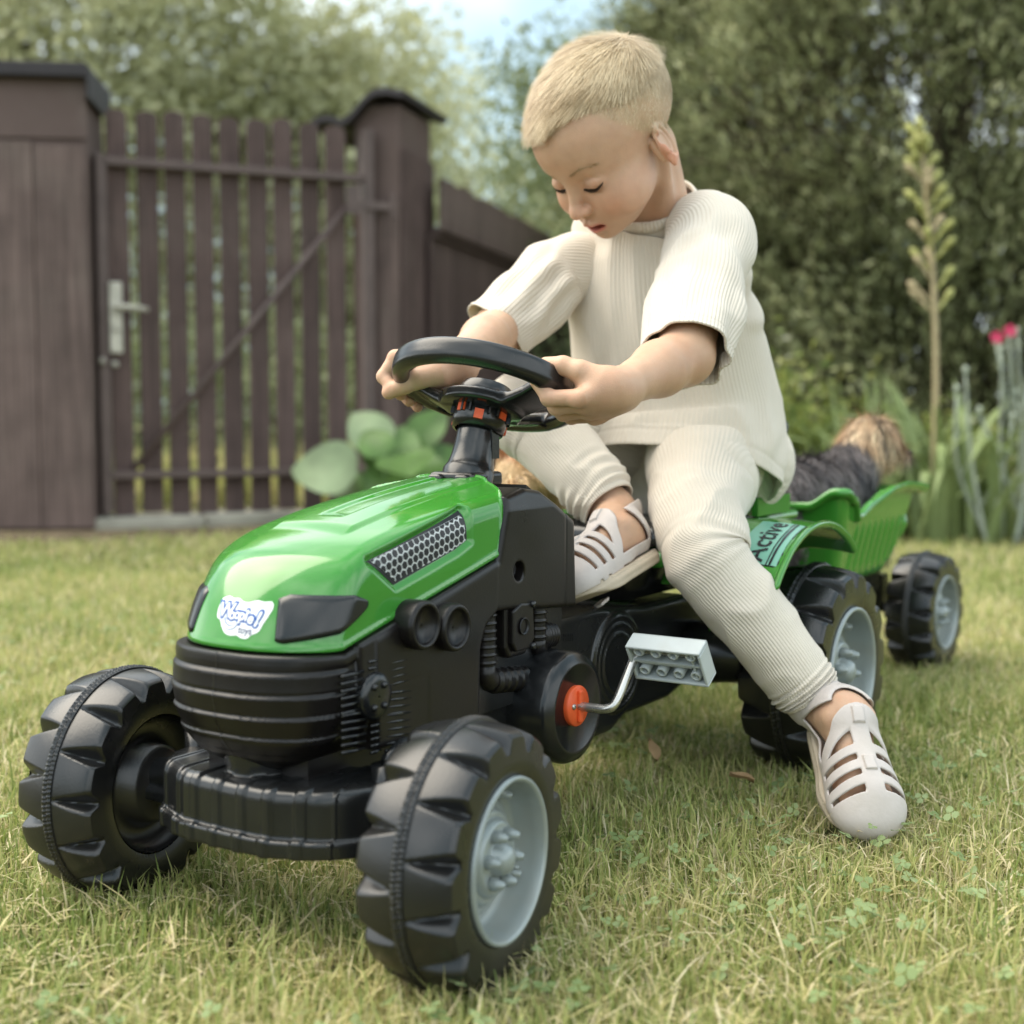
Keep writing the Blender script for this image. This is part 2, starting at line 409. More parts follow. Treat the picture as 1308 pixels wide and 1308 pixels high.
def grass():
    rg = np.random.default_rng(5); out = []
    P = np.concatenate([lawn_points(175000, .72, 1.9, 1.0, rg, .55), lawn_points(165000, 1.7, 3.4, 1.1, rg, .60), lawn_points(75000, 3.2, 5.4, 1.0, rg, .70)])
    d = np.min([((P[:, :2]-w[:2])**2).sum(1) for w in WHEELS_W], axis=0)
    q = P[:, :2]-FOOT_W[:2]; fx = q@FH; fy = q@NY[:2]
    keep = ~((np.abs(fx+.02) < .060) & (np.abs(fy) < .030))
    P = P[keep]; n = len(P)
    big = vn(P, 2.3)*.5+vn(P, 6., 2)*.35+vn(P, 15., 4)*.3
    L = np.clip(rg.gamma(5, .0041, n)*(1+.40*vn(P, 4., 5)), .009, .050)
    far = np.clip((P[:, 1]-1.4)/2.5, 0, 1.6)
    W = rg.uniform(.0008, .0023, n)*(1+far*1.5)
    tone = np.clip(.40+.24*big+rg.normal(0, .17, n)+.05*far, 0, .8)
    straw = rg.random(n) < .20+.16*np.clip(big, -.5, 1)
    tone[straw] = rg.uniform(.78, 1, straw.sum()); L[straw] *= .85
    near = (np.abs(fx[keep]-.0) < .12) & (np.abs(fy[keep]) < .065); L[near] = np.minimum(L[near], .020)
    out.append(blades(P, L, W, tone, rg.uniform(.0, 1.5, n)*.8, 1))
    # flat thatch: dead blades lying in the sward
    P = lawn_points(22000, .75, 3., 1.2, rg, .5); n = len(P); P[:, 2] = rg.uniform(.003, .014, n)
    a = rg.random(n)*2*PI; d = np.stack([np.cos(a), np.sin(a), rg.normal(0, .25, n)], 1); s = np.stack([-np.sin(a), np.cos(a), 0*a], 1)
    L = rg.uniform(.015, .05, n)[:, None]; W = rg.uniform(.0009, .0022, n)[:, None]
    V = np.stack([P-s*W/2, P+s*W/2, P+d*L/2+s*W/2+[0, 0, .003], P+d*L/2-s*W/2+[0, 0, .003], P+d*L], 1)
    o = np.arange(n)[:, None]*5
    out.append((V.reshape(-1, 3), np.concatenate([o+[0, 1, 2], o+[0, 2, 3], o+[3, 2, 4]]), np.repeat(rg.uniform(.72, 1, n), 5)))
    # meadow beyond the fence
    P = lawn_points(15000, 5.9, 22, 1.6, rg, .5); n = len(P)
    out.append(blades(P, rg.uniform(.08, .3, n), rg.uniform(.012, .03, n), rg.uniform(.35, .85, n), rg.uniform(0, 1, n), 2))
    V = np.concatenate([o[0] for o in out]); F = []; k = 0
    for o in out: F.append(o[1]+k); k += len(o[0])
    T = np.concatenate([o[2] for o in out])
    o = mk('grass', V, np.concatenate(F).astype(np.int32), M_GRASS, smooth=False, attrs={'tone': T})
    props(o, 'short mown lawn grass with straw coloured blades mixed in', 'grass', kind='stuff')
grass()
def clover():
    rg = np.random.default_rng(9); P = lawn_points(2600, .75, 2.6, 1.2, rg, .5)
    ok = (vn(P, 3.1, 8)+vn(P, 9., 3)*.5 > .02)
    P = P[ok]; n = len(P); P[:, 2] = rg.uniform(.012, .034, n); V = []; F = []; T = []
    for i in range(n):
        a0 = rg.random()*6.28; r = rg.uniform(.0026, .0052); tn = rg.random(); tx, ty = rg.normal(0, .3, 2)
        for k in range(3):
            a = a0+k*2.094; c = P[i]+r*np.array([math.cos(a), math.sin(a), 0]); b = len(V)
            for j in range(6):
                t = a+j*PI/3; q = c+r*.86*np.array([math.cos(t), math.sin(t), 0]); q[2] += (q[0]-P[i][0])*tx+(q[1]-P[i][1])*ty+.12*r*math.cos(j*2)
                V.append(q); T.append(tn)
            F.append([b+j for j in range(6)])
    o = mk('clover', V, F, M_CLOVER, smooth=False, attrs={'tone': T})
    props(o, 'small clover leaves scattered low between the grass blades', 'clover', kind='stuff')
clover()
# fallen leaves
M_DRY = mat('dry_leaf', (.36, .24, .13), .7, .2, noise=.2, nscale=60, trans=.2)
def dry_leaf(px, label, L, rot, tilt, seed):
    V = []; F = []; n = 7; rg = np.random.default_rng(seed)
    for i in range(n+1):
        t = i/n; w = .32*L*math.sin(PI*min(1, t*1.02))**.8*(1-.25*t)
        for s in (-1, 0, 1):
            V.append([s*w+rg.normal(0, .03)*L*.3, (t-.5)*L, abs(s)*.18*L+.06*L*math.sin(t*5)])
    for i in range(n):
        for j in range(2): F.append([i*3+j, i*3+j+1, i*3+j+4, i*3+j+3])
    c, s = math.cos(rot), math.sin(rot); ct, st = math.cos(tilt), math.sin(tilt)
    V = np.array(V) @ np.array([[1, 0, 0], [0, ct, st], [0, -st, ct]]) @ np.array([[c, s, 0], [-s, c, 0], [0, 0, 1]])
    o = mk('fallen_leaf', V, F, M_DRY, None); o.location = px; props(o, label, 'leaf', 'dry leaves fallen on the lawn')
dry_leaf((.153, 1.452, .042), 'dry brown leaf standing upright in the grass beneath the pedal', .026, .5, 1.0, 1)
dry_leaf((.235, 1.36, .036), 'pale pinkish fallen leaf lying flat in the grass left of the sandal', .026, 1.3, .3, 2)
dry_leaf((-.17, 1.30, .034), 'curled tan leaf in the shade beneath the front bumper', .024, .4, .7, 3)

# ------------------------------------------------------------------ fence
M_WOOD = mat('brown_stained_wood', (.090, .060, .054), .78, .25, noise=.16, nscale=9, bump=.5, bscale=35, dirt=((.14, .105, .092), 3.5, .5), rand=.16, grain=.3)
M_WOOD2 = mat('brown_stained_wood_weathered', (.125, .088, .078), .8, .25, noise=.2, nscale=7, bump=.5, bscale=35, dirt=((.17, .135, .115), 3., .6), rand=.12, grain=.3)
M_POST = mat('brown_painted_masonry', (.13, .092, .082), .85, .2, noise=.14, nscale=4, bump=.8, bscale=50, dirt=((.24, .205, .175), 2.2, .6))
M_CAPT = mat('dark_roof_tile', (.03, .024, .026), .6, .4, noise=.2, nscale=10)
M_STEEL = mat('brown_painted_steel', (.11, .077, .069), .6, .4, noise=.15, nscale=12)
M_GALV = mat('pale_worn_metal', (.46, .43, .36), .45, .5, metal=.3, noise=.2, nscale=20)
M_STONE = mat('pale_threshold_stone', (.30, .28, .23), .9, .2, noise=.25, nscale=7, bump=1, bscale=30)
GA, GB = np.array([-1.352, 4.53]), np.array([-.569, 4.86])        # gate line: hung from GB, latch at GA
gd = (GB-GA)/np.linalg.norm(GB-GA); gn = np.array([gd[1], -gd[0]])    # gn points to the camera side
gang = math.atan2(gd[1], gd[0])
def gate_pt(u, v, z): q = GA+gd*u+gn*v; return np.array([q[0], q[1], z])
def lbox(x0, x1, y0, y1, z0, z1): return box(((x0+x1)/2, (y0+y1)/2, (z0+z1)/2), (x1-x0, y1-y0, z1-z0))
def wobble(vf, s, seed):
    V = np.array(vf[0]); V += s*np.stack([vn(V, 3, seed), vn(V, 3, seed+1), vn(V, 3, seed+2)], 1); return V, vf[1]
def board(w, th, z0, z1, top='round', tilt=0., n=7):
    """upright board, x across, y thickness, rounded head, with its own small irregularities"""
    pts = [(-w/2, z0), (w/2, z0)]
    if top == 'round':
        for i in range(n+1):
            a = PI*i/n; pts.append((w/2*math.cos(a), z1-w*.28+w*.28*math.sin(a)))
    else: pts += [(w/2, z1), (-w/2, z1)]
    V, F = prism(pts, -th/2, th/2)
    V[:, 0] += tilt*(V[:, 2]-z0); return V, F
gate = thing('gate', 'dark brown wooden picket gate with a diagonal steel brace between the two pillars', 'gate', (GA[0], GA[1], 0), local=False)
gate.rotation_euler = (0, 0, gang)
GL = float(np.linalg.norm(GB-GA)); gz0, gz1 = .060, 1.408
rg = np.random.default_rng(2)
pitch = .0925
for i in range(9):
    x = .050+i*pitch
    o = mk('slat', *board(.068+rg.normal(0, .0015), .02, gz0+rg.normal(0, .006), gz1+rg.normal(0, .006), tilt=rg.normal(0, .0015)), M_WOOD, gate, smooth=False)
    o.location = (x, 0, 0); bevel(o, .002)
g2 = [('rail', lbox(-.005, GL+.03, -.05, -.012, 1.215, 1.242)), ('rail', lbox(-.005, GL+.02, -.05, -.012, .185, .210)),
      ('stile', lbox(-.028, .008, -.05, .02, .07, 1.25)), ('stile', lbox(GL+.034, GL+.068, -.052, .02, .06, 1.40))]
for nme, b in g2: bevel(mk(nme, *b, M_STEEL, gate, smooth=False), .003)
mk('brace', *cyl((.075, -.034, .215), (GL-.02, -.034, 1.135), .0115, 8), M_STEEL, gate)
mk('hinge_plate', *join(lbox(GL-.03, GL+.16, -.062, -.053, 1.120, 1.148), lbox(GL-.035, GL+.01, -.060, -.0535, 1.10, 1.20), cyl((GL+.135, -.056, 1.09), (GL+.135, -.056, 1.18), .013, 8)), M_STEEL, gate, smooth=False)
lk = mk('lock_plate', *lbox(.005, .047, -.066, -.052, .60, .835), M_GALV, gate, smooth=False); bevel(lk, .006, 3)
mk('door_handle', *join(cyl((.028, -.064, .750), (.028, -.10, .750), .009, 10), tube([(.026, -.098, .750), (.05, -.102, .751), (.09, -.10, .749), (.125, -.096, .743)], [.010, .0105, .010, .008], 10)), M_GALV, lk)
mk('key_cylinder', *cyl((.028, -.064, .68), (.028, -.074, .68), .008, 10), M_GALV, lk)
mk('bolt', *join(cyl((.02, -.052, .565), (.02, -.064, .565), .011, 10), cyl((-.02, -.052, .575), (-.02, -.064, .575), .010, 10)), M_GALV, gate)

def pillar(name, label, base, ang, w, d, H):
    o = thing(name, label, 'pillar', base, local=False); o.rotation_euler = (0, 0, ang)
    return o
# left pillar: broad boarded masonry post under a flat dark capping
pl = pillar('gate_pillar', 'broad brown gate pillar at the left edge with flat black capping', (-1.535, 4.42, 0), math.radians(6), 0, 0, 0)
c = mk('pillar_body', *wobble(lbox(-.165, .165, -.02, .26, 0, 1.475), .002, 3), M_POST, pl, smooth=False); bevel(c, .008, 3)
for i in range(2):
    x0 = -.168+i*.169; o = mk('board', *lbox(x0, x0+.166, -.037, -.022, .03, 1.27-.01*i), M_WOOD2, pl, smooth=False); bevel(o, .003)
mk('top_band', *lbox(-.169, .169, -.032, -.022, 1.282, 1.47), M_POST, pl, smooth=False)
cp = mk('capping', *join(lbox(-.185, .178, -.06, .30, 1.480, 1.505), lbox(-.188, .180, -.074, -.061, 1.466, 1.512), lbox(.1775, .187, -.074, .30, 1.40, 1.505)), M_CAPT, pl, smooth=False); bevel(cp, .004)
# right pillar with curved ridge tile
pr = pillar('gate_pillar', 'brown square gate pillar with a curved black ridge tile cap right of the gate', (-.478, 4.90, 0), math.radians(-16), 0, 0, 0)
c = mk('pillar_body', *wobble(lbox(-.086, .086, -.012, .32, 0, 1.495), .002, 5), M_POST, pr, smooth=False); bevel(c, .01, 3)
o = mk('board', *lbox(-.088, .088, -.028, -.0145, .02, 1.15), M_WOOD2, pr, smooth=False); bevel(o, .003)
o = mk('board', *lbox(.0885, .101, -.010, .15, .02, 1.34), M_WOOD, pr, smooth=False); bevel(o, .003)
o = mk('board', *lbox(.0885, .101, .154, .318, .02, 1.34), M_WOOD, pr, smooth=False); bevel(o, .003)
def ridge_cap():
    xs = np.linspace(-.225, .125, 34); V = []
    def prof(x):
        a = 1.440+.018*math.sin(min(1, max(0, (x+.225)/.11))*PI); return a+.098*float(smooth01((x+.115)/.14))-.012*float(smooth01((x-.06)/.06))
    for y in (-.075, .40):
        for x in xs: V.append([x, y, prof(x)])
        for x in xs: V.append([x, y, prof(x)-.024])
    n = len(xs); F = []
    for i in range(n-1):
        F += [[i, i+1, i+1+2*n, i+2*n], [n+i, n+i+2*n, n+i+1+2*n, n+i+1], [i, i+n, i+n+1, i+1], [2*n+i, 2*n+i+1, 3*n+i+1, 3*n+i]]
    F += [[0, 2*n, 3*n, n], [n-1, 2*n-1, 4*n-1, 3*n-1]]
    return V, F
def smooth01(x): x = np.clip(x, 0, 1); return x*x*(3-2*x)
fixn(mk('ridge_tile', *ridge_cap(), M_CAPT, pr, smooth=False))

# receding fence right of the pillar
fa, fb = np.array([-.305, 5.06]), np.array([.87, 9.3])
fd = (fb-fa)/np.linalg.norm(fb-fa); fang = math.atan2(fd[1], fd[0])
fence = thing('board_fence', 'dark brown close boarded fence running back from the right hand pillar', 'fence', (fa[0], fa[1], 0), local=False)
fence.rotation_euler = (0, 0, fang); FL = float(np.linalg.norm(fb-fa))
bw = .124; nb = int(FL/bw)
for i in range(nb):
    o = mk('board', *board(bw-.006, .02, .03, 1.07, top='flat', tilt=rg.normal(0, .001)), M_WOOD, fence, smooth=False); o.location = (bw*(i+.5), 0, 0); bevel(o, .002)
    o = mk('top_board', *board(bw-.006, .02, 1.075, 1.262+rg.normal(0, .004), top='flat'), M_WOOD2, fence, smooth=False); o.location = (bw*(i+.5), -.045, 0); bevel(o, .002)
mk('rail', *lbox(0, FL, -.032, -.012, 1.05, 1.09), M_WOOD, fence, smooth=False)
mk('rail', *lbox(0, FL, .012, .04, .3, .34), M_WOOD, fence, smooth=False)
# picket fence going on to the left of the left pillar
fl = thing('picket_fence', 'brown picket fence continuing left beyond the broad pillar', 'fence', (-3.02, 4.50, 0), local=False)
for i in range(12):
    o = mk('slat', *board(.082, .02, .07, 1.36), M_WOOD, fl, smooth=False); o.location = (i*.105+.03, 0, 0); bevel(o, .002)
for z in (.2, 1.17): mk('rail', *lbox(-.02, 1.25, .012, .05, z, z+.03), M_STEEL, fl, smooth=False)
# stone threshold under the gate
th = mk('threshold', *wobble(join(lbox(-.06, .30, -.11, .1, 0, .062), lbox(.304, .62, -.115, .1, 0, .066), lbox(.624, .98, -.11, .1, 0, .06)), .006, 9), M_STONE, None, smooth=False)
th.location = (GA[0], GA[1], -.005); th.rotation_euler = (0, 0, gang); bevel(th, .01, 3); props(th, kind='structure')
M_DIRT = mat('bare_earth', (.15, .115, .075), .95, .1, noise=.3, nscale=14, bump=1., bscale=25)
def earth():
    V = []; F = []; n = 40
    for i in range(n+1):
        u = -.5+i/n*1.9
        for j, v in enumerate((.0, -.10, -.2, -.30)):
            q = gate_pt(u, -v if False else .02-v+(.03*math.sin(u*9) if j == 3 else 0), [.022, .022, .014, -.004][j]); V.append(q)
    for i in range(n):
        for j in range(3): F.append([i*4+j, i*4+j+1, i*4+j+5, i*4+j+4])
    return V, F
props(mk('bare_earth_strip', *earth(), M_DIRT), kind='structure')

# ------------------------------------------------------------------ trees and plants
def leaf_mat(name, cols, rough=.5, trans=.35): return mat(name, cols[0][1], rough, .35, attr='tone', cols=cols, trans=trans)
M_BARK = mat('bark', (.10, .075, .055), .9, .2, noise=.3, nscale=12, bump=1, bscale=20)
def leaf_cards(P, size, tone, rg, aspect=2.2, dirs=None):
    n = len(P); d = rg.normal(size=(n, 3)) if dirs is None else dirs+rg.normal(size=(n, 3))*.35
    d /= np.linalg.norm(d, axis=1)[:, None]; s = np.cross(d, rg.normal(size=(n, 3))); s /= np.linalg.norm(s, axis=1)[:, None]
    L = (size*rg.uniform(.6, 1.4, n))[:, None]; w = L/aspect/2; nn = np.cross(d, s)*L*.12
    V = np.stack([P, P+d*L*.45+s*w+nn, P+d*L, P+d*L*.45-s*w+nn], 1).reshape(-1, 3)
    return V, np.arange(4*n, dtype=np.int32).reshape(-1, 4), np.repeat(tone, 4)
def limb_pts(a, b, r0, r1, bend, rg, n=6):
    a, b = np.array(a, float), np.array(b, float); t = np.linspace(0, 1, n)[:, None]
    return a+(b-a)*t+np.sin(t*PI)*rg.normal(size=3)*bend, np.linspace(r0, r1, n)
def tree(name, label, base, H, blobs, nleaf, lsize, m, seed, trunk_r=.12, group=None, cat='tree', aspect=2.2, dirs=None, gap=.0):
    """blobs: crown lobes (dx, dy, z, rx, ry, rz); leaves gather on branches that end in the lobes"""
    rg = np.random.default_rng(seed); t = thing(name, label, cat, base, local=False, group=group)
    parts = [tube(*limb_pts((0, 0, -.1), (rg.normal(0, .1), rg.normal(0, .1), H*.62), trunk_r, trunk_r*.4, .1, rg), 9)]
    Ps = []; tw = []
    vol = np.array([b[3]*b[4]*b[5] for b in blobs])**.67; vol /= vol.sum()
    for b, v in zip(blobs, vol):
        c = np.array(b[:3]); r = np.array(b[3:6])
        parts.append(tube(*limb_pts((0, 0, max(.2, min(c[2]*.5, H*.5))), c, trunk_r*.35, trunk_r*.1, .15, rg), 6))
        nc = max(6, int(nleaf*v/26))
        q = rg.normal(size=(nc, 3)); q /= np.linalg.norm(q, axis=1)[:, None]; q *= (rg.random(nc)**.45)[:, None]
        cc = c+q*r; ok = vn(cc*1., 1.7, seed) > gap-.75
        cc = cc[ok]
        cr = lsize*rg.uniform(1.5, 4.2, len(cc))
        ct = np.clip(.5+vn(cc, 1.2, seed+1)*.3+rg.normal(0, .14, len(cc)), 0, 1)
        k = 26; pts = cc[:, None, :]+rg.normal(size=(len(cc), k, 3))*cr[:, None, None]*.6
        Ps.append(pts.reshape(-1, 3)); tw.append(np.repeat(ct, k)+rg.normal(0, .1, len(cc)*k))
    mk('trunk', *join(*parts), M_BARK, t)
    P = np.concatenate(Ps); T = np.clip(np.concatenate(tw), 0, 1)
    V, F, T = leaf_cards(P, lsize, T, rg, aspect, dirs)
    mk('crown', V, F, m, t, smooth=False, attrs={'tone': T})
    return t
M_WILLOW = leaf_mat('pale_willow_leaf', [(0, (.34, .35, .19)), (.5, (.55, .56, .33)), (1, (.78, .78, .58))], .35, .5)
M_SHRUB = leaf_mat('mid_green_leaf', [(0, (.12, .16, .07)), (.5, (.27, .32, .15)), (1, (.46, .50, .29))], .4, .35)
gl = 'pale leafy trees beyond the fence'
tree('willow_tree', 'tall pale olive tree beyond the broad left pillar', (-3.6, 10.0, 0), 5,
     [(0, 0, 2.0, 1.7, 1.2, 1.5), (-1.0, 0, 3.2, 1.4, 1.2, 1.2), (.8, 0, 3.3, 1.3, 1.2, 1.1), (0, 0, .9, 1.6, 1.2, .9), (.1, .3, 4.2, 1.3, 1, 1)], 44000, .085, M_WILLOW, 21, .16, gl)
tree('willow_tree', 'pale olive tree rising behind the middle of the gate', (-1.55, 10.6, 0), 4.6,
     [(0, 0, 1.7, 1.4, 1.0, 1.3), (-.6, 0, 2.8, 1.0, .9, .9), (.35, 0, 2.75, .75, .8, .85), (.2, 0, .8, 1.3, 1.0, .8)], 34000, .085, M_WILLOW, 22, .14, gl)
tree('willow_tree', 'thin pale tree with sky showing through it above the ridge tile pillar', (-.45, 12.0, 0), 3.9,
     [(0, 0, 1.6, .9, .9, 1.3), (-.2, 0, 2.9, .50, .6, .75), (.5, 0, 2.2, .6, .6, .6), (.2, 0, .7, 1.1, .9, .7)], 9000, .085, M_WILLOW, 23, .12, gl)
tree('leafy_tree', 'mid green bushy tree between the ridge tile pillar and the dark conifer', (.42, 9.2, 0), 3.6,
     [(0, 0, 1.5, .85, .8, .8), (-.15, 0, 2.35, .5, .6, .55), (.45, 0, 2.55, .55, .6, .75), (.6, 0, 1.3, .8, .8, .9), (-.1, 0, .7, .8, .7, .7)], 17000, .07, M_SHRUB, 24, .12)
tree('leafy_tree', 'low green bush seen through the slats at the foot of the gate trees', (-2.6, 8.3, 0), 1.6,
     [(0, 0, .6, 1.3, .6, .5), (1.3, 0, .5, .9, .5, .45), (2.2, .4, .55, .6, .5, .5)], 9000, .06, M_SHRUB, 27, .05)

# conifers: upward sprays of scale leaves on a dark inner framework
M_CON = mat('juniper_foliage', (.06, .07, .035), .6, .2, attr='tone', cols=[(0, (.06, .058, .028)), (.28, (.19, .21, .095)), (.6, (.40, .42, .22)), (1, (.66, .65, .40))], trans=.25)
M_CORE = mat('conifer_twigs', (.045, .032, .022), .9, .1, noise=.3, nscale=14)
def conifer(label, base, lobes, nspray, seed, trunk_r=.1):
    rg = np.random.default_rng(seed); t = thing('conifer', label, 'conifer', base, local=False, group='dark conifers behind the flower bed')
    lob = np.array(lobes); vol = (lob[:, 3]*lob[:, 4]*lob[:, 5])**.67; vol /= vol.sum(); Pl = []; Tl = []; Dl = []
    tr = [tube(*limb_pts((0, 0, 0), (0, 0, max(l[2] for l in lobes)), trunk_r, trunk_r*.3, .05, rg), 8)]
    for l, v in zip(lob, vol):
        n = int(nspray*v); q = rg.normal(size=(n, 3)); q /= np.linalg.norm(q, axis=1)[:, None]
        q[:, 1] = np.where(rg.random(n) < .8, -np.abs(q[:, 1]), q[:, 1])
        rad = .72+.28*rg.random(n)**.5; P = l[:3]+q*l[3:6]*rad[:, None]
        P += (vn(P, 2.2, seed)*.16)[:, None]*q
        keep = vn(P, 2.6, seed+5) > -.60
        P = P[keep]; q = q[keep]; n = len(P)
        out = q*np.array([1, 1, .35])+np.array([0, 0, .85])+rg.normal(size=(n, 3))*.22; out /= np.linalg.norm(out, axis=1)[:, None]
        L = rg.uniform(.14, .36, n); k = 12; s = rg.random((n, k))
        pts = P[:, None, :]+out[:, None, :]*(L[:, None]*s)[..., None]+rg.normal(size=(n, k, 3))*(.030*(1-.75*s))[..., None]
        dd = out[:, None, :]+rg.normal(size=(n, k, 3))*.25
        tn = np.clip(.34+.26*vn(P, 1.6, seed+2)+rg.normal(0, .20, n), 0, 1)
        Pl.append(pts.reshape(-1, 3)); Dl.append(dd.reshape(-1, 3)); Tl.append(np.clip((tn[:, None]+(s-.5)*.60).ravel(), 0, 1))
        for i in range(0, n, 14): tr.append(tube([l[:3]*np.array([.3, .3, 1])-[0, 0, l[5]*.3], P[i]], [.012, .004], 4, cap=False))
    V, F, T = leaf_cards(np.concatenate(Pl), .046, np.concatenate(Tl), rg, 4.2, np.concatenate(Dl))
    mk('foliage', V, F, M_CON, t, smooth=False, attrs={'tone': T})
    mk('trunk', *join(*tr), M_BARK, t)
    k = []
    for l in lob:
        u = 10; a = np.arange(u)*2*PI/u
        for zz in (-.8, -.4, 0, .4, .8):
            rr = math.sqrt(1-zz*zz)*.62
            k += [(l[0]+l[3]*rr*math.cos(b), l[1]+.1+l[4]*rr*math.sin(b), l[2]+l[5]*zz*.8) for b in a]
    tw = []
    for p in k:
        for _ in range(5):
            q = np.array(p)+rg.normal(size=3)*.1; tw.append(tube([q, q+rg.normal(size=3)*.14+[0, 0, .12]], [.014, .005], 3, cap=False))
    mk('inner_twigs', *join(*tw), M_CORE, t, smooth=False, kind='stuff')
    return t
conifer('large dark olive conifer filling the upper right behind the tall flower stalk', (2.05, 6.3, 0),
        [(0, 0, .75, 1.0, .8, .8), (-.25, -.1, 1.6, 1.05, .8, .85), (.75, -.1, 1.5, .9, .8, 1.0), (-.15, 0, 2.5, 1.15, .9, .9), (.9, 0, 2.5, 1., .9, .9), (-.62, .1, .95, .5, .5, .65), (-.1, -.2, .42, 1.1, .6, .45), (1.1, 0, .6, .8, .6, .7)], 14000, 31, .14)
conifer('narrower dark conifer standing just right of the boy\'s head', (1.35, 7.4, 0),
        [(-.12, 0, .9, .62, .5, .8), (-.15, 0, 1.9, .62, .6, .9), (-.05, 0, 2.9, .62, .6, .8)], 6500, 32, .1)
conifer('hazy upright conifer showing above the fence left of the boy\'s head', (.62, 8.0, 0),
        [(.0, 0, 1.0, .45, .5, .7), (.12, 0, 1.9, .38, .45, .6)], 2400, 33, .07)

# ------------------------------------------------------------------ garden plants
M_HOSTA = mat('pale_bluish_leaf', (.27, .35, .19), .5, .4, noise=.22, nscale=10, trans=.25)
M_HOSTAD = mat('deep_green_leaf', (.10, .19, .045), .42, .4, noise=.3, nscale=10, trans=.25)
M_STRAP = mat('grey_green_strap_leaf', (.23, .29, .115), .5, .35, noise=.2, nscale=9, trans=.25)
M_STALK = mat('pinkish_flower_stalk', (.38, .31, .18), .6, .3, noise=.15, nscale=20)
M_BUD = mat('yellow_green_bud', (.36, .36, .12), .5, .3, noise=.2, nscale=25)
M_WOOLLY = mat('woolly_grey_leaf', (.38, .42, .34), .8, .2, noise=.12, nscale=20, trans=.15)
M_PINK = mat('pink_petal', (.75, .05, .16), .5, .3, noise=.1, nscale=40, trans=.2)
def leaf_surface(L, W, cup, droop, n=14, m=8, tip=.5, seed=0):
    """broad leaf lying in its own frame: x along the midrib from the stalk, veined and cupped"""
    V = []; F = []; rg = np.random.default_rng(seed); ph = rg.random()*6
    for i in range(n+1):
        t = i/n; w = W*.5*(math.sin(PI*min(1, t**.75*1.0))**.62)*(1-.12*t)
        for j in range(m+1):
            u = -1+2*j/m; V.append([L*t, w*u, cup*abs(u)**1.5*w-droop*L*t*t+.012*L*math.sin(u*14+ph)*(1-t)*.5+.02*L*math.sin(t*7+ph)*abs(u)])
    for i in range(n):
        for j in range(m): a = i*(m+1)+j; F.append([a, a+m+1, a+m+2, a+1])
    return np.array(V), F
hosta = thing('hosta', 'broad leaved hosta with pale round leaves at the foot of the ridge tile pillar', 'plant', (-.40, 4.36, -.03), local=False)
hl = [(-.10, .0, .235, .25, .235, 2.9, .1, .35, M_HOSTA), (-.02, .06, .315, .20, .18, 2.2, .2, .3, M_HOSTA), (.05, -.04, .30, .22, .22, -1.3, .75, .1, M_HOSTAD), (-.04, -.10, .12, .17, .13, 3.3, -.1, .3, M_HOSTA),
      (.10, .05, .25, .20, .17, .4, .1, .4, M_HOSTAD), (.02, .03, .24, .2, .17, 1.4, .3, .3, M_HOSTAD), (.02, -.10, .15, .18, .15, -.7, .0, .4, M_HOSTAD), (.12, -.05, .14, .17, .14, -.1, -.1, .4, M_HOSTAD), (-.08, .05, .16, .18, .15, 2.5, .0, .3, M_HOSTAD), (.08, .1, .33, .17, .15, .9, .4, .3, M_HOSTAD)]
for i in range(9): hl.append((-.10+.03*i, -.03+.05*(i % 3), .13+.055*(i % 4), .15, .14, .7*i, .1+.1*(i % 3), .35, M_HOSTAD))
for i, (x, y, z, L, W, az, pit, dr, m) in enumerate(hl):
    V, F = leaf_surface(L, W, .18, dr, seed=i)
    c, s = math.cos(pit), math.sin(pit); V = V@np.array([[c, 0, s], [0, 1, 0], [-s, 0, c]])
    # tip the blade towards the viewer a little so that it shows its face
    roll = -.75*math.sin(az)*0+.35; c, s = math.cos(az), math.sin(az); V = V@np.array([[c, s, 0], [-s, c, 0], [0, 0, 1]])
    k = 1.0; V = np.stack([V[:, 0], V[:, 1]*math.cos(k)-V[:, 2]*math.sin(k), V[:, 1]*math.sin(k)+V[:, 2]*math.cos(k)], 1)
    V = V*.9; lf = mk('leaf', V+[x, y, z], F, m, hosta)
    mk('leaf_stalk', *tube([(x*.2, y*.2, 0), (x*.6, y*.6, z*.6), (x, y, z)], [.008, .006, .005], 6), M_HOSTAD, lf)
def strap(base, az, L, W, bend, kink, seed):
    rg = np.random.default_rng(seed); n = 16; p = np.array(base, float); el = PI/2-rg.uniform(.05, .3); V = []; d0 = np.array([math.cos(az), math.sin(az), 0]); s = np.array([-math.sin(az), math.cos(az), 0]); ph = rg.uniform(-.5, .5)
    s = s*math.cos(ph)+np.array([0, 0, 1])*math.sin(ph)*.4
    for i in range(n+1):
        t = i/n; w = W*(1-t**3)*.5*(1 if t < .97 else .3)
        d = d0*math.cos(el)+np.array([0, 0, math.sin(el)]); nn = np.cross(s, d)
        V += [p-s*w+nn*w*.35, p, p+s*w+nn*w*.35]; p = p+d*L/n
        el -= bend*t*2/n+(kink/n*5 if .45 < t < .65 else 0)
        if p[2] < .015: p[2] = .015; el = max(el, -.05)
    F = []
    for i in range(n): F += [[3*i, 3*i+1, 3*i+4, 3*i+3], [3*i+1, 3*i+2, 3*i+5, 3*i+4]]
    return V, F
iris = thing('iris_clump', 'clump of grey green strap leaves at the right edge behind the trailer wheel', 'plant', (1.40, 4.35, 0), local=False)
rg = np.random.default_rng(17)
for i in range(84):
    x, y = rg.normal(-.03, .20), rg.normal(0, .13); az = rg.uniform(0, 2*PI) if i % 3 else math.atan2(y, x)+rg.normal(0, .4)
    mk('leaf', *strap((x, y, .0), az, rg.uniform(.30, .60), rg.uniform(.034, .058), rg.uniform(.5, 1.9), rg.uniform(.8, 2.4) if rg.random() < .55 else 0, i), M_STRAP, iris)
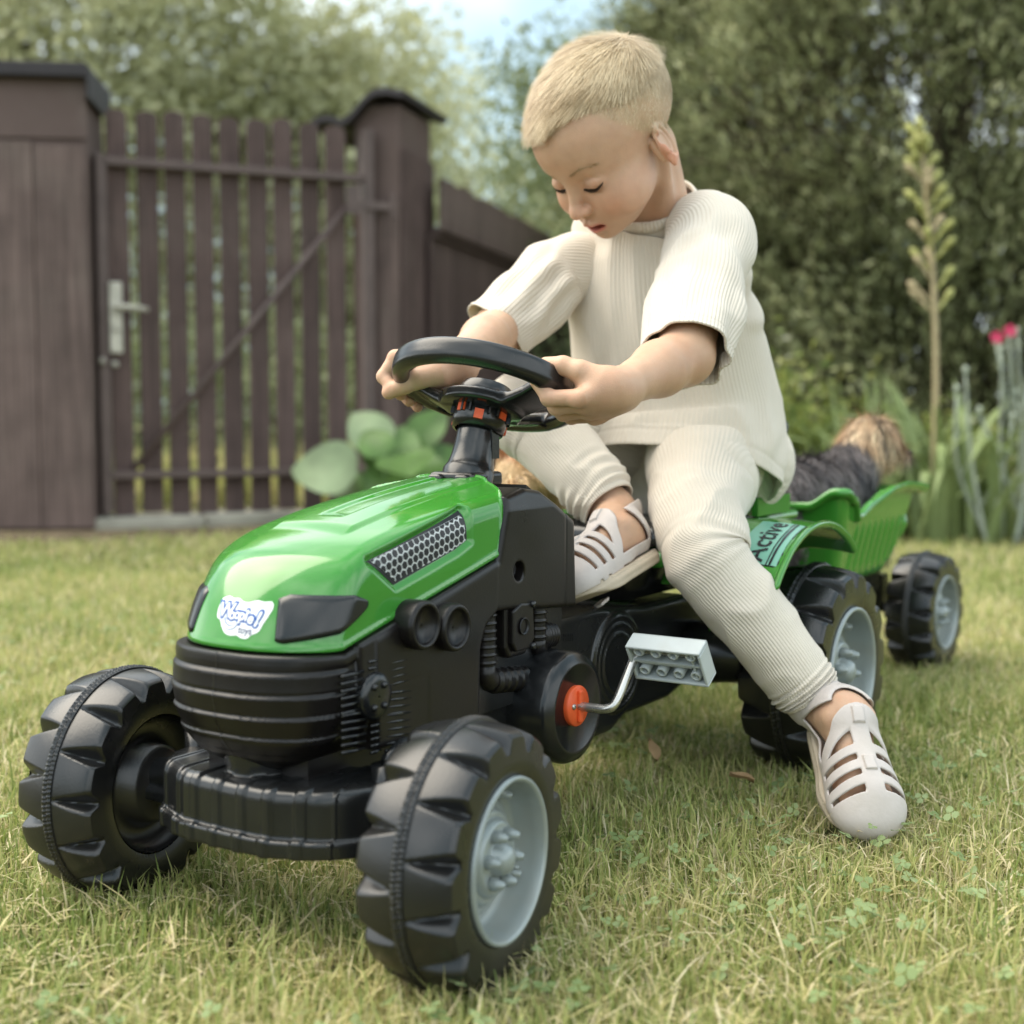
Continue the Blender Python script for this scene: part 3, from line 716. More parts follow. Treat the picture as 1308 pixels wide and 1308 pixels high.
for i in range(26):
    x, y = -.16+rg.normal(0, .11), rg.normal(0, .08)
    mk('leaf', *strap((x, y, .0), rg.uniform(1.2, 3.6), rg.uniform(.4, .62), rg.uniform(.018, .030), rg.uniform(.1, .5), 0, 200+i), M_STRAP, iris)
def bud_spike():
    t = thing('flower_stalk', 'tall seeding flower stalk with yellow green buds in front of the dark conifer', 'flower stalk', (1.34, 4.30, 0), local=False)
    top = np.array([-.065, 0, 1.30]); pts = cr_interp([(0, 0, 0), (.005, 0, .45), (-.01, 0, .8), (-.04, 0, 1.08), top], 40)
    mk('stem', *tube(pts, np.linspace(.012, .006, 40), 8), M_STALK, t)
    rg = np.random.default_rng(4)
    for i in range(27):
        u = .44+.52*i/26; p = pts[int(u*39)]; side = 1 if i % 2 else -1; az = (0 if side > 0 else PI)+rg.normal(0, .7)
        L = .13*(1.10-u)+.040; e = rg.uniform(.65, .95); d = np.array([math.cos(az)*math.cos(e), math.sin(az)*math.cos(e), math.sin(e)])
        q = p+d*L*.55
        mk('bud', *join(tube([p, p+d*L*.3+[0, 0, -.004], q], [.005, .005, .007], 6), tube([q-d*.006, q+d*.010, q+d*.03, q+d*.042], [.006, .0115, .012, .005], 8)), M_BUD if rg.random() < .8 else M_STALK, t)
    mk('bud_tip', *join(*[tube([top+[rg.normal(0, .010), rg.normal(0, .010), -.10+.018*k], top+[rg.normal(0, .012), rg.normal(0, .012), -.06+.018*k]], [.012, .006], 7) for k in range(6)]), M_BUD, t)
bud_spike()
def campion():
    t = thing('rose_campion', 'woolly grey stems with two small pink flowers at the right edge', 'flower', (1.56, 4.15, 0), local=False)
    rg = np.random.default_rng(8)
    for i in range(17):
        x0 = rg.normal(.03, .07); x1 = x0+rg.normal(.02, .10); z1 = rg.uniform(.38, .66); y0 = rg.normal(0, .05)
        pts = cr_interp([(x0, y0, 0), ((x0+x1)/2+rg.normal(0, .02), y0, z1*.5), (x1, y0, z1)], 10)
        st = mk('stem', *tube(pts, np.linspace(.007, .004, 10), 6), M_WOOLLY, t)
        for k in range(4):
            p = pts[2+2*k]; az = rg.choice([0, PI])+rg.normal(0, .5); d = np.array([math.cos(az)*.5, math.sin(az)*.5, .8])
            q = p+d*.05; s = np.array([0, .010, .0])+np.array([.006, 0, -.003])
            mk('leaf', [p-s*.3, p+s*.3, q*.5+p*.5+s, q+d*.03, q*.5+p*.5-s], [[0, 1, 2, 3, 4]], M_WOOLLY, st, smooth=False)
        mk('calyx', *tube([pts[-1]-[0, 0, .004], pts[-1]+[0, 0, .010], pts[-1]+[.002, 0, .022]], [.006, .010, .006], 8), M_WOOLLY, st)
    for (x, z) in ((-.085, .635), (-.045, .655)):
        st = mk('stem', *tube([(-.02, 0, .3), (x*.8, 0, z-.08), (x, 0, z)], [.006, .005, .004], 6), M_WOOLLY, t)
        V = [(x, -.01, z)]; F = []
        for k in range(5):
            a = k*2*PI/5+.3
            for da, r in ((-.5, .017), (-.3, .023), (.3, .023), (.5, .017)): V.append((x+r*math.cos(a+da), -.014+.004*math.cos(k), z+r*math.sin(a+da)*.85))
            F.append([0, 1+4*k, 2+4*k, 3+4*k, 4+4*k])
        mk('petals', V, F, M_PINK, st, smooth=False)
campion()
M_UNDER = leaf_mat('bright_border_leaf', [(0, (.07, .11, .03)), (.45, (.20, .27, .07)), (.8, (.36, .38, .10)), (1, (.50, .50, .36))], .5, .35)
tree('border_shrub', 'low yellow green border plants behind the terrier and the boy\'s back', (.98, 5.0, 0), .5,
     [(0, 0, .30, .30, .2, .27), (.25, .05, .18, .3, .2, .18), (-.3, .1, .25, .3, .2, .25), (.05, -.2, .10, .4, .15, .10)], 5200, .04, M_UNDER, 61, .02, cat='shrub')
tree('border_shrub', 'low mixed green plants filling the border right of the strap leaves', (1.85, 5.0, 0), .5,
     [(0, 0, .20, .4, .2, .2), (-.45, .1, .15, .4, .2, .17), (.5, 0, .2, .4, .2, .2)], 5000, .04, M_UNDER, 62, .02, cat='shrub')
tree('leafy_shrub', 'dark green shrub behind the boy where the fence meets the conifers', (.55, 6.3, 0), 1.0,
     [(0, 0, .5, .45, .35, .5), (.45, 0, .35, .4, .3, .35), (0, 0, 1.05, .35, .3, .35)], 8000, .05, M_SHRUB, 63, .04, cat='shrub')
M_FLOORB = mat('border_soil', (.05, .036, .025), .95, .1, noise=.3, nscale=9, bump=1, bscale=25)
def bed():
    V = []; F = []; n = 40
    for i in range(n+1):
        x = .35+i*.1
        V += [[x, 4.55+.10*math.sin(x*3.1), .004], [x, 4.75, .022], [x, 6.5, .03]]
    for i in range(n):
        for j in range(2): F.append([3*i+j, 3*i+3+j, 3*i+4+j, 3*i+1+j])
    return V, F
props(mk('flower_bed', *bed(), M_FLOORB), kind='structure')

# ================================================================== TOY TRACTOR (tractor frame: x forward, y left, z up)
GREEN = (.045, .235, .028)
M_GREEN = mat('green_plastic', GREEN, .13, .55, noise=.05, nscale=7, rnoise=.05, coat=.3, dirt=((.12, .26, .10), 9, .12))
M_BLACK = mat('black_blown_plastic', (.0085, .0070, .0066), .33, .36, noise=.15, nscale=14, rnoise=.06, bump=.10, bscale=500, dirt=((.030, .024, .021), 7, .3))
M_BLACKG = mat('black_glossy_plastic', (.010, .0105, .011), .24, .55, noise=.15, nscale=18, rnoise=.05, bump=.06, bscale=300, dirt=((.026, .024, .022), 9, .2))
M_TYRE = mat('tyre_black_plastic', (.0095, .0095, .0098), .30, .62, noise=.2, nscale=12, rnoise=.06, bump=.12, bscale=400, dirt=((.05, .040, .030), 8, .4))
M_RIM = mat('silver_grey_plastic', (.30, .335, .33), .33, .5, metal=.25, noise=.08, nscale=12, rnoise=.06, dirt=((.28, .27, .22), 14, .5))
M_PEDAL = mat('pale_grey_plastic', (.42, .46, .46), .42, .45, noise=.08, nscale=20, dirt=((.25, .24, .2), 20, .4))
M_STEELR = mat('bare_steel_rod', (.50, .49, .47), .28, .5, metal=.9, noise=.15, nscale=40, rnoise=.1)
M_ORANGE = mat('orange_plastic', (.72, .10, .025), .4, .45, noise=.08, nscale=30, dirt=((.25, .07, .03), 30, .5))
M_WHITE = mat('white_sticker', (.78, .80, .80), .35, .4)
M_BLUE = mat('sticker_blue_print', (.015, .085, .33), .35, .4)
M_NAVY = mat('sticker_navy_print', (.02, .03, .12), .35, .4)
M_LABELG = mat('pale_green_label', (.20, .44, .33), .25, .5)
M_INK = mat('black_print_and_shade', (.008, .008, .010), .35, .4)
M_SILV = mat('silver_sticker_lines', (.62, .64, .63), .35, .5, metal=.2)

def smooth01(x): x = np.clip(x, 0, 1); return x*x*(3-2*x)
# ---- wheel: lathe grid with wedge lugs, axis +y outward
def tyre_mesh(R, w, N=15, nt=None, skew=.0, r_in=.61):
    nt = N*38
    th = np.arange(nt)*2*PI/nt
    prof = []                                            # (kind, v)
    for r in np.linspace(r_in, .80, 4): prof.append(('s', -1, r))
    for r in (.86, .90): prof.append(('s', -1, r))
    for v in np.concatenate([np.linspace(-1, -.16, 15), [-.125, -.12, -.06, -.055, 0, .055, .06, .12, .125], np.linspace(.16, 1, 15)]): prof.append(('t', v, 0))
    for r in (.90, .86): prof.append(('s', 1, r))
    for r in np.linspace(.80, r_in, 4): prof.append(('s', 1, r))
    def tread(v):
        a = np.abs(v); base = .985-.065*a**2.2-.022*smooth01((a-.93)/.07)
        if a <= .121:
            tick = .5+.5*np.sign(np.sin(th*N*11+(0 if v > 0 else 2)))
            if a < .02 or a > .118: return base+.012+0*th
            return base+.020+.012*tick*(1 if .05 < a < .13 else .3)
        u = np.mod(N*th/(2*PI)+(0 if v > 0 else .5)+.30*(a-.12)*np.sign(v)*0+.25*a, 1.)
        q = (a-.12)/.88
        gw = .10+.46*q
        t = u/gw
        g = np.where(u < gw, np.where(t < .62, smooth01(t/.62)*1.0, smooth01((1-t)/.38)), 0)
        return base-.135*(q**.7)*g
    V = []
    sh = {-1: tread(-1.), 1: tread(1.)}
    for k, s, r in prof:
        if k == 't': rr = tread(s); y = s*.5*w
        else:
            m = (r-r_in)/(.92-r_in); rr = r+(sh[s]-.898)*smooth01((r-.78)/.14); y = s*.5*w*(1.0-.05*(r < .64)+.012*math.sin(PI*m))
        V.append(np.stack([R*rr*np.cos(th), np.full(nt, y), R*rr*np.sin(th)], 1))
    # inner barrel closing the tyre round the rim
    k = len(V); V = np.concatenate(V)
    i = np.arange(k-1)[:, None]; j = np.arange(nt)[None]
    F = np.stack([i*nt+j, (i+1)*nt+j, (i+1)*nt+(j+1) % nt, i*nt+(j+1) % nt], -1).reshape(-1, 4)
    return V, F.astype(np.int32)
def rim_mesh(R, w):
    h = w*.5
    prof = [(.615, .97*h), (.61, 1.04*h), (.585, 1.05*h), (.572, .98*h), (.565, .75*h), (.55, .38*h), (.52, .28*h), (.47, .26*h), (.44, .30*h), (.42, .40*h), (.395, .44*h), (.375, .40*h),
            (.365, .46*h), (.34, .56*h), (.315, .60*h), (.30, .57*h), (.295, .60*h), (.27, .72*h), (.25, .74*h), (.14, .70*h), (.125, .72*h), (.115, .88*h), (.09, .98*h), (.05, 1.03*h), (.001, 1.05*h)]
    return lathe([(R*a, b) for a, b in prof], (0, 0, 0), (0, 1, 0), 56)
def bolts(R, w):
    h = w*.5; out = []
    for k in range(6):
        a = k*PI/3+.35; c = np.array([R*.195*math.cos(a), .74*h, R*.195*math.sin(a)])
        out.append(lathe([(R*.050, 0), (R*.050, .12*h), (R*.036, .18*h), (R*.028, .26*h), (.0005, .29*h)], c, (0, 1, 0), 12))
    return out
def lugs(R, w):
    h = w*.5; out = []
    for k in range(4):
        a = k*PI/2+.75; c = np.array([R*.475*math.cos(a), .25*h, R*.475*math.sin(a)])
        u = np.array([math.cos(a), 0, math.sin(a)]); v = np.array([-math.sin(a), 0, math.cos(a)])
        b = lathe([(R*.045, 0), (R*.045, .2*h), (R*.028, .26*h), (R*.028, .42*h), (.0005, .45*h)], c, (0, 1, 0), 10)
        t = [cyl(c+v*s*R*.045+[0, .05*h, 0], c+v*s*R*.045+[0, .36*h, 0], R*.016, 8) for s in (-1, 1)]
        out.append(join(b, *t))
    return out
def hub_back(R, w):
    h = w*.5
    return lathe([(R*.60, -.95*h), (R*.58, -.6*h), (R*.45, -.5*h), (R*.36, -.5*h), (R*.34, -.95*h), (R*.30, -1.0*h), (R*.14, -1.02*h), (R*.12, -1.2*h), (R*.001, -1.2*h)], (0, 0, 0), (0, 1, 0), 40)
def wheel(th, c, R, w, side, steer=0, spin=0., N=15):
    """the tyre is the part; rim and hub are its pieces"""
    V, F = tyre_mesh(R, w, N)
    ty = mk('wheel', *hub_back(R, w), M_TYRE, th); ty.location = (np.array(c)-np.array(th['base'])).tolist()
    ty.rotation_euler = (0, spin, steer) if side > 0 else (0, spin, steer+PI)
    ty.rotation_mode = 'XYZ'
    t = mk('tyre', V, F, M_TYRE, ty)
    t.data.set_sharp_from_angle(angle=math.radians(32))
    mk('rim', *rim_mesh(R, w), M_RIM, ty)
    b0 = None
    for b in bolts(R, w): mk('wheel_nut', *b, M_RIM, ty)
    for b in lugs(R, w): mk('rim_bolt', *b, M_RIM, ty)
    for a in (.35, 1.92, 3.49, 5.06): mk('rim_slot_shade', *box((R*.47*math.cos(a), .265*w*.5+.0008, R*.47*math.sin(a)), (R*.13, .0012, R*.035), M=np.array([[math.cos(a+PI/2), 0, -math.sin(a+PI/2)], [0, 1, 0], [math.sin(a+PI/2), 0, math.cos(a+PI/2)]])), M_INK, ty, smooth=False)  # flat black bars stand in for the shade inside slot holes
    return ty

tractor = thing('toy_tractor', 'green and black ride-on pedal tractor with silver rims, ridden by the blond child', 'toy tractor', (-.35, 0, 0))
B0 = list(tractor['base'])
RF, WF, RR, WR = .0975, .0745, .1208, .093
wheel(tractor, (0, .180, RF-.004), RF, WF, 1, .122, .2)
wheel(tractor, (0, -.180, RF-.004), RF, WF, -1, .16, .5)
wheel(tractor, (-.6963, .180, RR-.004), RR, WR, 1, 0, .1)
wheel(tractor, (-.6963, -.180, RR-.004), RR, WR, -1, 0, .9)

# ---- hood
TOPX = np.array([-.26, -.245, -.17, -.11, -.06, -.02, .0, .015, .027, .037, .047, .0535, .0585, .0615])
TOPZ = np.array([.353, .351, .342, .333, .323, .314, .308, .302, .294, .283, .267, .253, .240, .228])
_T = cr_interp(np.stack([TOPX, TOPZ], 1), 400); TOPX, TOPZ = _T[:, 0], _T[:, 1]
def f_hood(P, off=0.):
    X, Y, Z = P[:, 0], P[:, 1], P[:, 2]; ay = np.abs(Y)
    xs = X+.036*(ay/.076)**2.6*smooth01((X+.06)/.08)           # nose rounds back towards the sides
    zt = np.interp(xs, TOPX, TOPZ)
    zt = zt+.0028*smooth01((.043-ay)/.006)*smooth01((-.03-X)/.02)-.0065*(ay/.075)**2-.0022*smooth01((.015-ay)/.006)*smooth01((-.06-X)/.02)
    top = (Z-zt)*.80
    hw = .0775+.004*smooth01((-X)/.2)-.05*np.maximum(Z-.270-.2*np.maximum(-X, 0)*.45, 0)*1.
    d = smax(top, (ay-hw), .014)
    zb = np.interp(X, [-.187, .012, .066], [.284, .2325, .2345])
    d = smax(d, (zb-Z)*.97, .003)
    xr = -.247+.042*(ay/.078)**2-.0+.28*np.maximum(.305-Z, 0)
    d = smax(d, (xr-X)*.95, .003)
    return d
WIN = [(-.150, .3280), (-.150, .3035), (-.132, .2965), (-.052, .2755), (-.024, .2965)]
def f_hood_cut(P):
    d = f_hood(P); X, Y, Z = P[:, 0], P[:, 1], P[:, 2]
    w = sd_poly(X, Z, WIN)                                     # window recess on both flanks
    depth = .0042*smooth01((.0065-w)/.0075)*smooth01((np.abs(Y)-.05)/.01)
    # raised rim bead along the lower and rear edge
    zb = np.interp(X, [-.187, .012, .066], [.284, .2325, .2345]); xr = -.247+.042*(np.abs(Y)/.078)**2+.28*np.maximum(.305-Z, 0)
    e = np.minimum(Z-zb, X-xr)
    bead = .0014*np.exp(-((e-.0035)/.0022)**2)
    return d+depth-bead
hood = sdf_part('hood', f_hood_cut, (-.262, -.092, .222), (.075, .092, .365), .0017, M_GREEN, tractor)
def conform(P2, axis, lo, hi, f, off=0.0):
    """slide points along one axis (from outside, lo -> hi) until they meet the surface f"""
    P2 = np.asarray(P2, np.float32); a = np.full(len(P2), lo, np.float32); b = np.full(len(P2), hi, np.float32)
    ts = np.linspace(0, 1, 50); out = np.full(len(P2), hi, np.float32); done = np.zeros(len(P2), bool)
    for i in range(49):
        p = P2.copy(); p[:, axis] = lo+(hi-lo)*ts[i+1]; v = f(p) < 0; new = v & ~done
        a[new] = lo+(hi-lo)*ts[i]; b[new] = lo+(hi-lo)*ts[i+1]; done |= v
    for _ in range(14):
        m = (a+b)/2; p = P2.copy(); p[:, axis] = m; ins = f(p) < 0; b = np.where(ins, m, b); a = np.where(ins, a, m)
    p = P2.copy(); p[:, axis] = a-np.sign(hi-lo)*off; return p
def clip_poly(poly, a, b):                               # keep the part of poly on the left of a->b
    out = []; n = len(poly)
    def s(p): return (b[0]-a[0])*(p[1]-a[1])-(b[1]-a[1])*(p[0]-a[0])
    for i in range(n):
        p, q = poly[i], poly[(i+1) % n]; sp, sq = s(p), s(q)
        if sp >= 0: out.append(p)
        if sp*sq < 0: t = sp/(sp-sq); out.append((p[0]+(q[0]-p[0])*t, p[1]+(q[1]-p[1])*t))
    return out
# honeycomb insert in each flank
def hexnet():
    cells = []; a = .0034; px = a*math.sqrt(3)*1.24; pz = a*1.5*1.24
    inner = [(x, z) for x, z in WIN]
    # orientation: make counter-clockwise
    ar = sum(inner[i][0]*inner[(i+1) % len(inner)][1]-inner[(i+1) % len(inner)][0]*inner[i][1] for i in range(len(inner)))
    if ar < 0: inner = inner[::-1]
    cx = sum(p[0] for p in inner)/len(inner); cz = sum(p[1] for p in inner)/len(inner)
    inn = [(cx+(x-cx)*.955, cz+(z-cz)*.88) for x, z in inner]
    th = .28; c, s = math.cos(-th), math.sin(-th)
    for i in range(-30, 30):
        for j in range(-20, 20):
            x = i*px+(j % 2)*px/2; z = j*pz
            X, Z = cx+x*c-z*s, cz+x*s+z*c
            h = [(X+a*math.cos(PI/6+k*PI/3-th), Z+a*math.sin(PI/6+k*PI/3-th)) for k in range(6)]
            for k in range(len(inn)):
                if len(h) > 2: h = clip_poly(h, inn[k], inn[(k+1) % len(inn)])
            if len(h) > 2: cells.append(h)
    return inner, inn, cells
WI, WINN, WCELLS = hexnet()
for s in (1, -1):
    def put(pts, off): 
        p = np.array([[x, s*.12, z] for x, z in pts]); return conform(p, 1, s*.12, s*.04, f_hood_cut, off)
    # black backing (grid fan), pale mesh sheet, dark cells
    n = len(WI); ctr = np.mean(WI, axis=0)
    rings = [[tuple(ctr+(np.array(p)-ctr)*k) for p in WI] for k in (1.0, .75, .5, .25)]
    def dens(poly, m=8):
        out = []
        for i in range(len(poly)):
            for t in range(m): out.append(tuple(np.array(poly[i])*(1-t/m)+np.array(poly[(i+1) % len(poly)])*t/m))
        return out
    def disk(poly, off):
        rg_ = [dens([tuple(ctr+(np.array(p)-ctr)*k) for p in poly]) for k in (1, .8, .6, .4, .2)]; m = len(rg_[0])
        V = np.concatenate([put(r, off) for r in rg_]+[put([ctr], off)])
        F = [[i*m+j, i*m+(j+1) % m, (i+1)*m+(j+1) % m, (i+1)*m+j] for i in range(4) for j in range(m)]+[[4*m+j, 4*m+(j+1) % m, 5*m] for j in range(m)]
        if s > 0: F = [f[::-1] for f in F]
        return V, F
    g = part('side_grille', disk(WI, .0006), M_INK, tractor, smooth=True)
    part('mesh_sheet', disk(WINN, .0010), M_SILV, g, smooth=True)
    V = []; F = []; k = 0
    for c in WCELLS:
        V += [tuple(q) for q in put(c, .0014)]; F.append(list(range(k, k+len(c)))[::(1 if s < 0 else -1)]); k += len(c)
    part('mesh_hole', (V, F), M_INK, g, smooth=False, kind='stuff')

# headlights wrap the front corners of the hood
def headlight(s):
    U, W_ = 26, 12; V = []
    al = np.radians(np.linspace(27, 77, U)); zt = np.interp(np.linspace(0, 1, U), [0, .12, .8, 1], [.2725, .2755, .2735, .2675]); zb = np.interp(np.linspace(0, 1, U), [0, .06, .6, .85, 1], [.2425, .2405, .2460, .2560, .2640])
    org = np.array([-.035, 0]); 
    for off in (.0026, -.004):
        for i in range(U):
            for j in range(W_):
                v = j/(W_-1); z = zb[i]+(zt[i]-zb[i])*v
                lo, hi = .14, .02
                for _ in range(26):
                    m = (lo+hi)/2; p = np.float32([[org[0]+m*math.cos(al[i]), s*m*math.sin(al[i]), z]])
                    if f_hood(p)[0] < 0: hi = m
                    else: lo = m
                e = min(1, min(i, U-1-i)/1.6, min(j, W_-1-j)/1.2)
                r = lo+(off*(.35+.65*math.sqrt(e)) if off > 0 else off)
                V.append([org[0]+r*math.cos(al[i]), s*r*math.sin(al[i]), z])
    F = []; n = U*W_
    for i in range(U-1):
        for j in range(W_-1):
            a = i*W_+j; F.append([a, a+W_, a+W_+1, a+1])
    bd = [(i*W_) for i in range(U)]+[(U-1)*W_+j for j in range(1, W_)]+[i*W_+W_-1 for i in range(U-2, -1, -1)]+[j for j in range(W_-2, 0, -1)]
    for k in range(len(bd)): a, b = bd[k], bd[(k+1) % len(bd)]; F.append([a, a+n, b+n, b])
    return fixn(part('headlight', (V, F), M_BLACKG, tractor))
for s in (1, -1): headlight(s)

# ---- sticker on the nose, lettering on the mudguard
def text_mesh(body, size, offset=0., shear=0., space=1.0, res=3, bold=0):
    cu = bpy.data.curves.new('lettering', 'FONT'); cu.body = body; cu.size = size; cu.offset = offset; cu.shear = shear
    cu.space_character = space; cu.align_x = 'CENTER'; cu.resolution_u = res
    ob = bpy.data.objects.new('lettering', cu); COL.objects.link(ob)
    dg = bpy.context.evaluated_depsgraph_get(); me = ob.evaluated_get(dg).to_mesh()
    bm = bmesh.new(); bm.from_mesh(me); bmesh.ops.triangulate(bm, faces=bm.faces)
    V = np.array([v.co[:] for v in bm.verts]); F = [[v.index for v in f.verts] for f in bm.faces]
    bm.free(); ob.evaluated_get(dg).to_mesh_clear(); bpy.data.objects.remove(ob); return V, F
def subdiv2d(V, F, maxe):
    bm = bmesh.new(); vs = [bm.verts.new((v[0], v[1], 0)) for v in V]
    for f in F:
        try: bm.faces.new([vs[i] for i in f])
        except ValueError: pass
    for _ in range(5):
        es = [e for e in bm.edges if e.calc_length() > maxe]
        if not es: break
        bmesh.ops.subdivide_edges(bm, edges=es, cuts=1); bmesh.ops.triangulate(bm, faces=bm.faces)
    bm.verts.index_update(); V = np.array([v.co[:2] for v in bm.verts]); F = [[v.index for v in f.verts] for f in bm.faces]; bm.free(); return V, F
def nose(V2, F2, off, cy=.0105, cz=.2600, tilt=-.05):
    c, s = math.cos(tilt), math.sin(tilt); V2 = np.asarray(V2)[:, :2]; V2, F2 = subdiv2d(V2, F2, .004)
    y = cy+(V2[:, 0]*c-V2[:, 1]*s)*.86; z = cz+(V2[:, 0]*s+V2[:, 1]*c)*.84
    P = np.stack([np.full(len(y), .1), y, z], 1); return conform(P, 0, .1, -.03, f_hood, off), F2
def outline(V, F, grow, n=40):
    """cloud-shaped backing: union of discs round letter points, marched as a polygon in polar form"""
    V = np.asarray(V)[:, :2]; c = np.array([V[:, 0].mean(), (V[:, 1].min()+V[:, 1].max())/2]); P = []
    return c
def poly_fan(pts):
    c = np.mean(pts, axis=0); return np.vstack([pts, c]), [[i, (i+1) % len(pts), len(pts)] for i in range(len(pts))]
cloud = [(-.0285, .0100), (-.0215, .0125), (-.0150, .0115), (-.0085, .0120), (-.002, .0100), (.005, .0105), (.0115, .0125), (.0185, .0120), (.0255, .0125), (.0285, .0080),
         (.0270, .0010), (.0245, -.0060), (.0225, -.0120), (.0170, -.0150), (.0130, -.0185), (.0065, -.0185), (.0020, -.0170), (-.0050, -.0180), (-.0120, -.0170), (-.0180, -.0125), (-.0225, -.0075), (-.0275, -.0055), (-.0295, .0020)]
cl = cr_interp(cloud+[cloud[0]], 100)[:-1]*np.array([1.0, 1.05])
st = part('brand_sticker', nose(*poly_fan(cl), .0003), M_WHITE, tractor)
letters = [('W', -.0208, -.0040, .0195, .06), ('o', -.0118, -.0052, .0150, 0), ('o', -.0052, -.0040, .0140, .05), ('p', .0012, -.0045, .0150, -.03), ('i', .0066, -.0045, .0160, .04), ('e', .0120, -.0065, .0150, -.1), ('!', .0192, -.0085, .0210, -.18)]
for off, m, nm, grow in ((.00055, M_BLUE, 'letter_outline', .0023), (.00085, M_WHITE, 'letter', .0004)):
    for ch, x, y, sz, rt in letters:
        V, F = text_mesh(ch, sz, offset=grow, res=3)
        c, s = math.cos(rt), math.sin(rt); V = (V[:, :2]@np.array([[c, s], [-s, c]])+[x, y])*.88+[.0010, -.0006]
        part(nm, nose(V, F, off), m, st, smooth=False)
def arc_strip(c, r0, r1, a0, a1, n=14):
    a = np.linspace(a0, a1, n); tw = np.sin(np.linspace(.25, PI-.25, n)); rm = (r0+r1)/2; hw = (r1-r0)/2*tw
    V = np.concatenate([np.stack([c[0]+(rm-hw)*np.cos(a), c[1]+(rm-hw)*np.sin(a)], 1), np.stack([c[0]+(rm+hw)*np.cos(a), c[1]+(rm+hw)*np.sin(a)], 1)])
    return V, [[i, i+1, n+i+1, n+i] for i in range(n-1)]
V, F = arc_strip((-.0085, -.004), .0065, .0105, PI*1.03, PI*1.95); part('smile', nose(V, F, .00055), M_BLUE, st)
V, F = arc_strip((-.0085, -.004), .0073, .0096, PI*1.10, PI*1.90); part('smile', nose(V, F, .00085), M_WHITE, st)
V, F = text_mesh('toys', .0088, offset=.0001); part('lettering', nose(V[:, :2]+[.0095, -.0155], F, .0006), M_NAVY, st, smooth=False)

# ---- black body: grille, flanks, dashboard housing
HB = [(.066, .150), (.066, .2325), (.012, .2305), (-.187, .2825), (-.203, .3375), (-.236, .3435), (-.262, .340), (-.318, .309), (-.322, .226), (-.262, .231), (-.215, .2365), (-.185, .238), (-.168, .228), (-.160, .21), (-.158, .150)]
def f_body(P):
    X, Y, Z = P[:, 0], P[:, 1], P[:, 2]; ay = np.abs(Y)
    # front block with the ribbed grille
    wz = np.interp(Z, [.136, .142, .150, .165, .185, .205, .225, .24], [.028, .040, .056, .070, .0785, .080, .0790, .0775])
    fx = np.interp(Z, [.136, .142, .150, .165, .185, .205, .225, .24], [.030, .040, .050, .060, .0675, .069, .065, .0605])
    k = np.floor((Z-.154)/.0165); fr = (Z-.154)/.0165-k; on = (Z > .154) & (Z < .2365)
    rib = np.where(on, .0030*(.15+.85*fr**1.3)*smooth01(fr/.15)*smooth01((1-fr)/.16), 0)
    rib = rib*smooth01((X-.006)/.012)
    front = X+.030*(ay/.076)**2.8-fx-rib
    side = ay-wz*np.where(X > -.0, 1, 1)-rib*.8
    blk = smax(smax(front, side, .018), -(X+.158), .004)
    blk = smax(blk, .1365-Z, .012)
    lim = np.interp(X, [-.187, .012, .066], [.2825, .2305, .2325])
    blk = smax(blk, (Z-lim)*.96, .003)
    # lip just below the hood
    lip = smax(smax(X+.030*(ay/.076)**2.6-.0655, ay-.0815, .018), np.maximum(Z-lim, lim-.0085-Z)*.96, .003)
    lip = np.maximum(lip, -(X+.2))
    # rear housing, thin in x-z profile
    hp = sd_poly(X, Z, HB); w2 = .0845-.25*np.maximum(Z-.325, 0)-.0
    ho = smax(hp, ay-w2, .006); ho = np.maximum(ho, X+.02)
    # lower flank panel
    d = smin(blk, lip, .002); d = np.minimum(d, smax(sd_poly(X, Z, [(-.0, .2), (-.0, .236), (-.187, .2835), (-.185, .238), (-.168, .228), (-.160, .21), (-.158, .150), (-.085, .15), (-.085, .2)]), ay-.0835, .004)); d = smin(d, ho, .003)
    # engine bay recess between housing and panel
    # hollows
    for (cx, cz, r, dp) in ((-.2195, .2705, .0085, .010),):
        d = smax(d, -(np.maximum(np.sqrt((X-cx)**2+(Z-cz)**2)-r, .0845-dp-ay)), .0015)
    # parting line
    d = d-.0006*np.exp(-((Y)/.0007)**2)*(X > .03)
    d = d+.0009*np.exp(-((X+.300)/.0009)**2)*(ay > .07)*(Z > .228)
    return d
sdf_part('body_shell', f_body, (-.335, -.095, .13), (.082, .095, .352), .0018, M_BLACK, tractor)
part('dashboard_top', (lambda V, F: (V, F))(*prism([(-.25, .3455), (-.318, .3105), (-.318, .300), (-.25, .335)], -.072, .072)), M_BLACK, tractor, smooth=False)
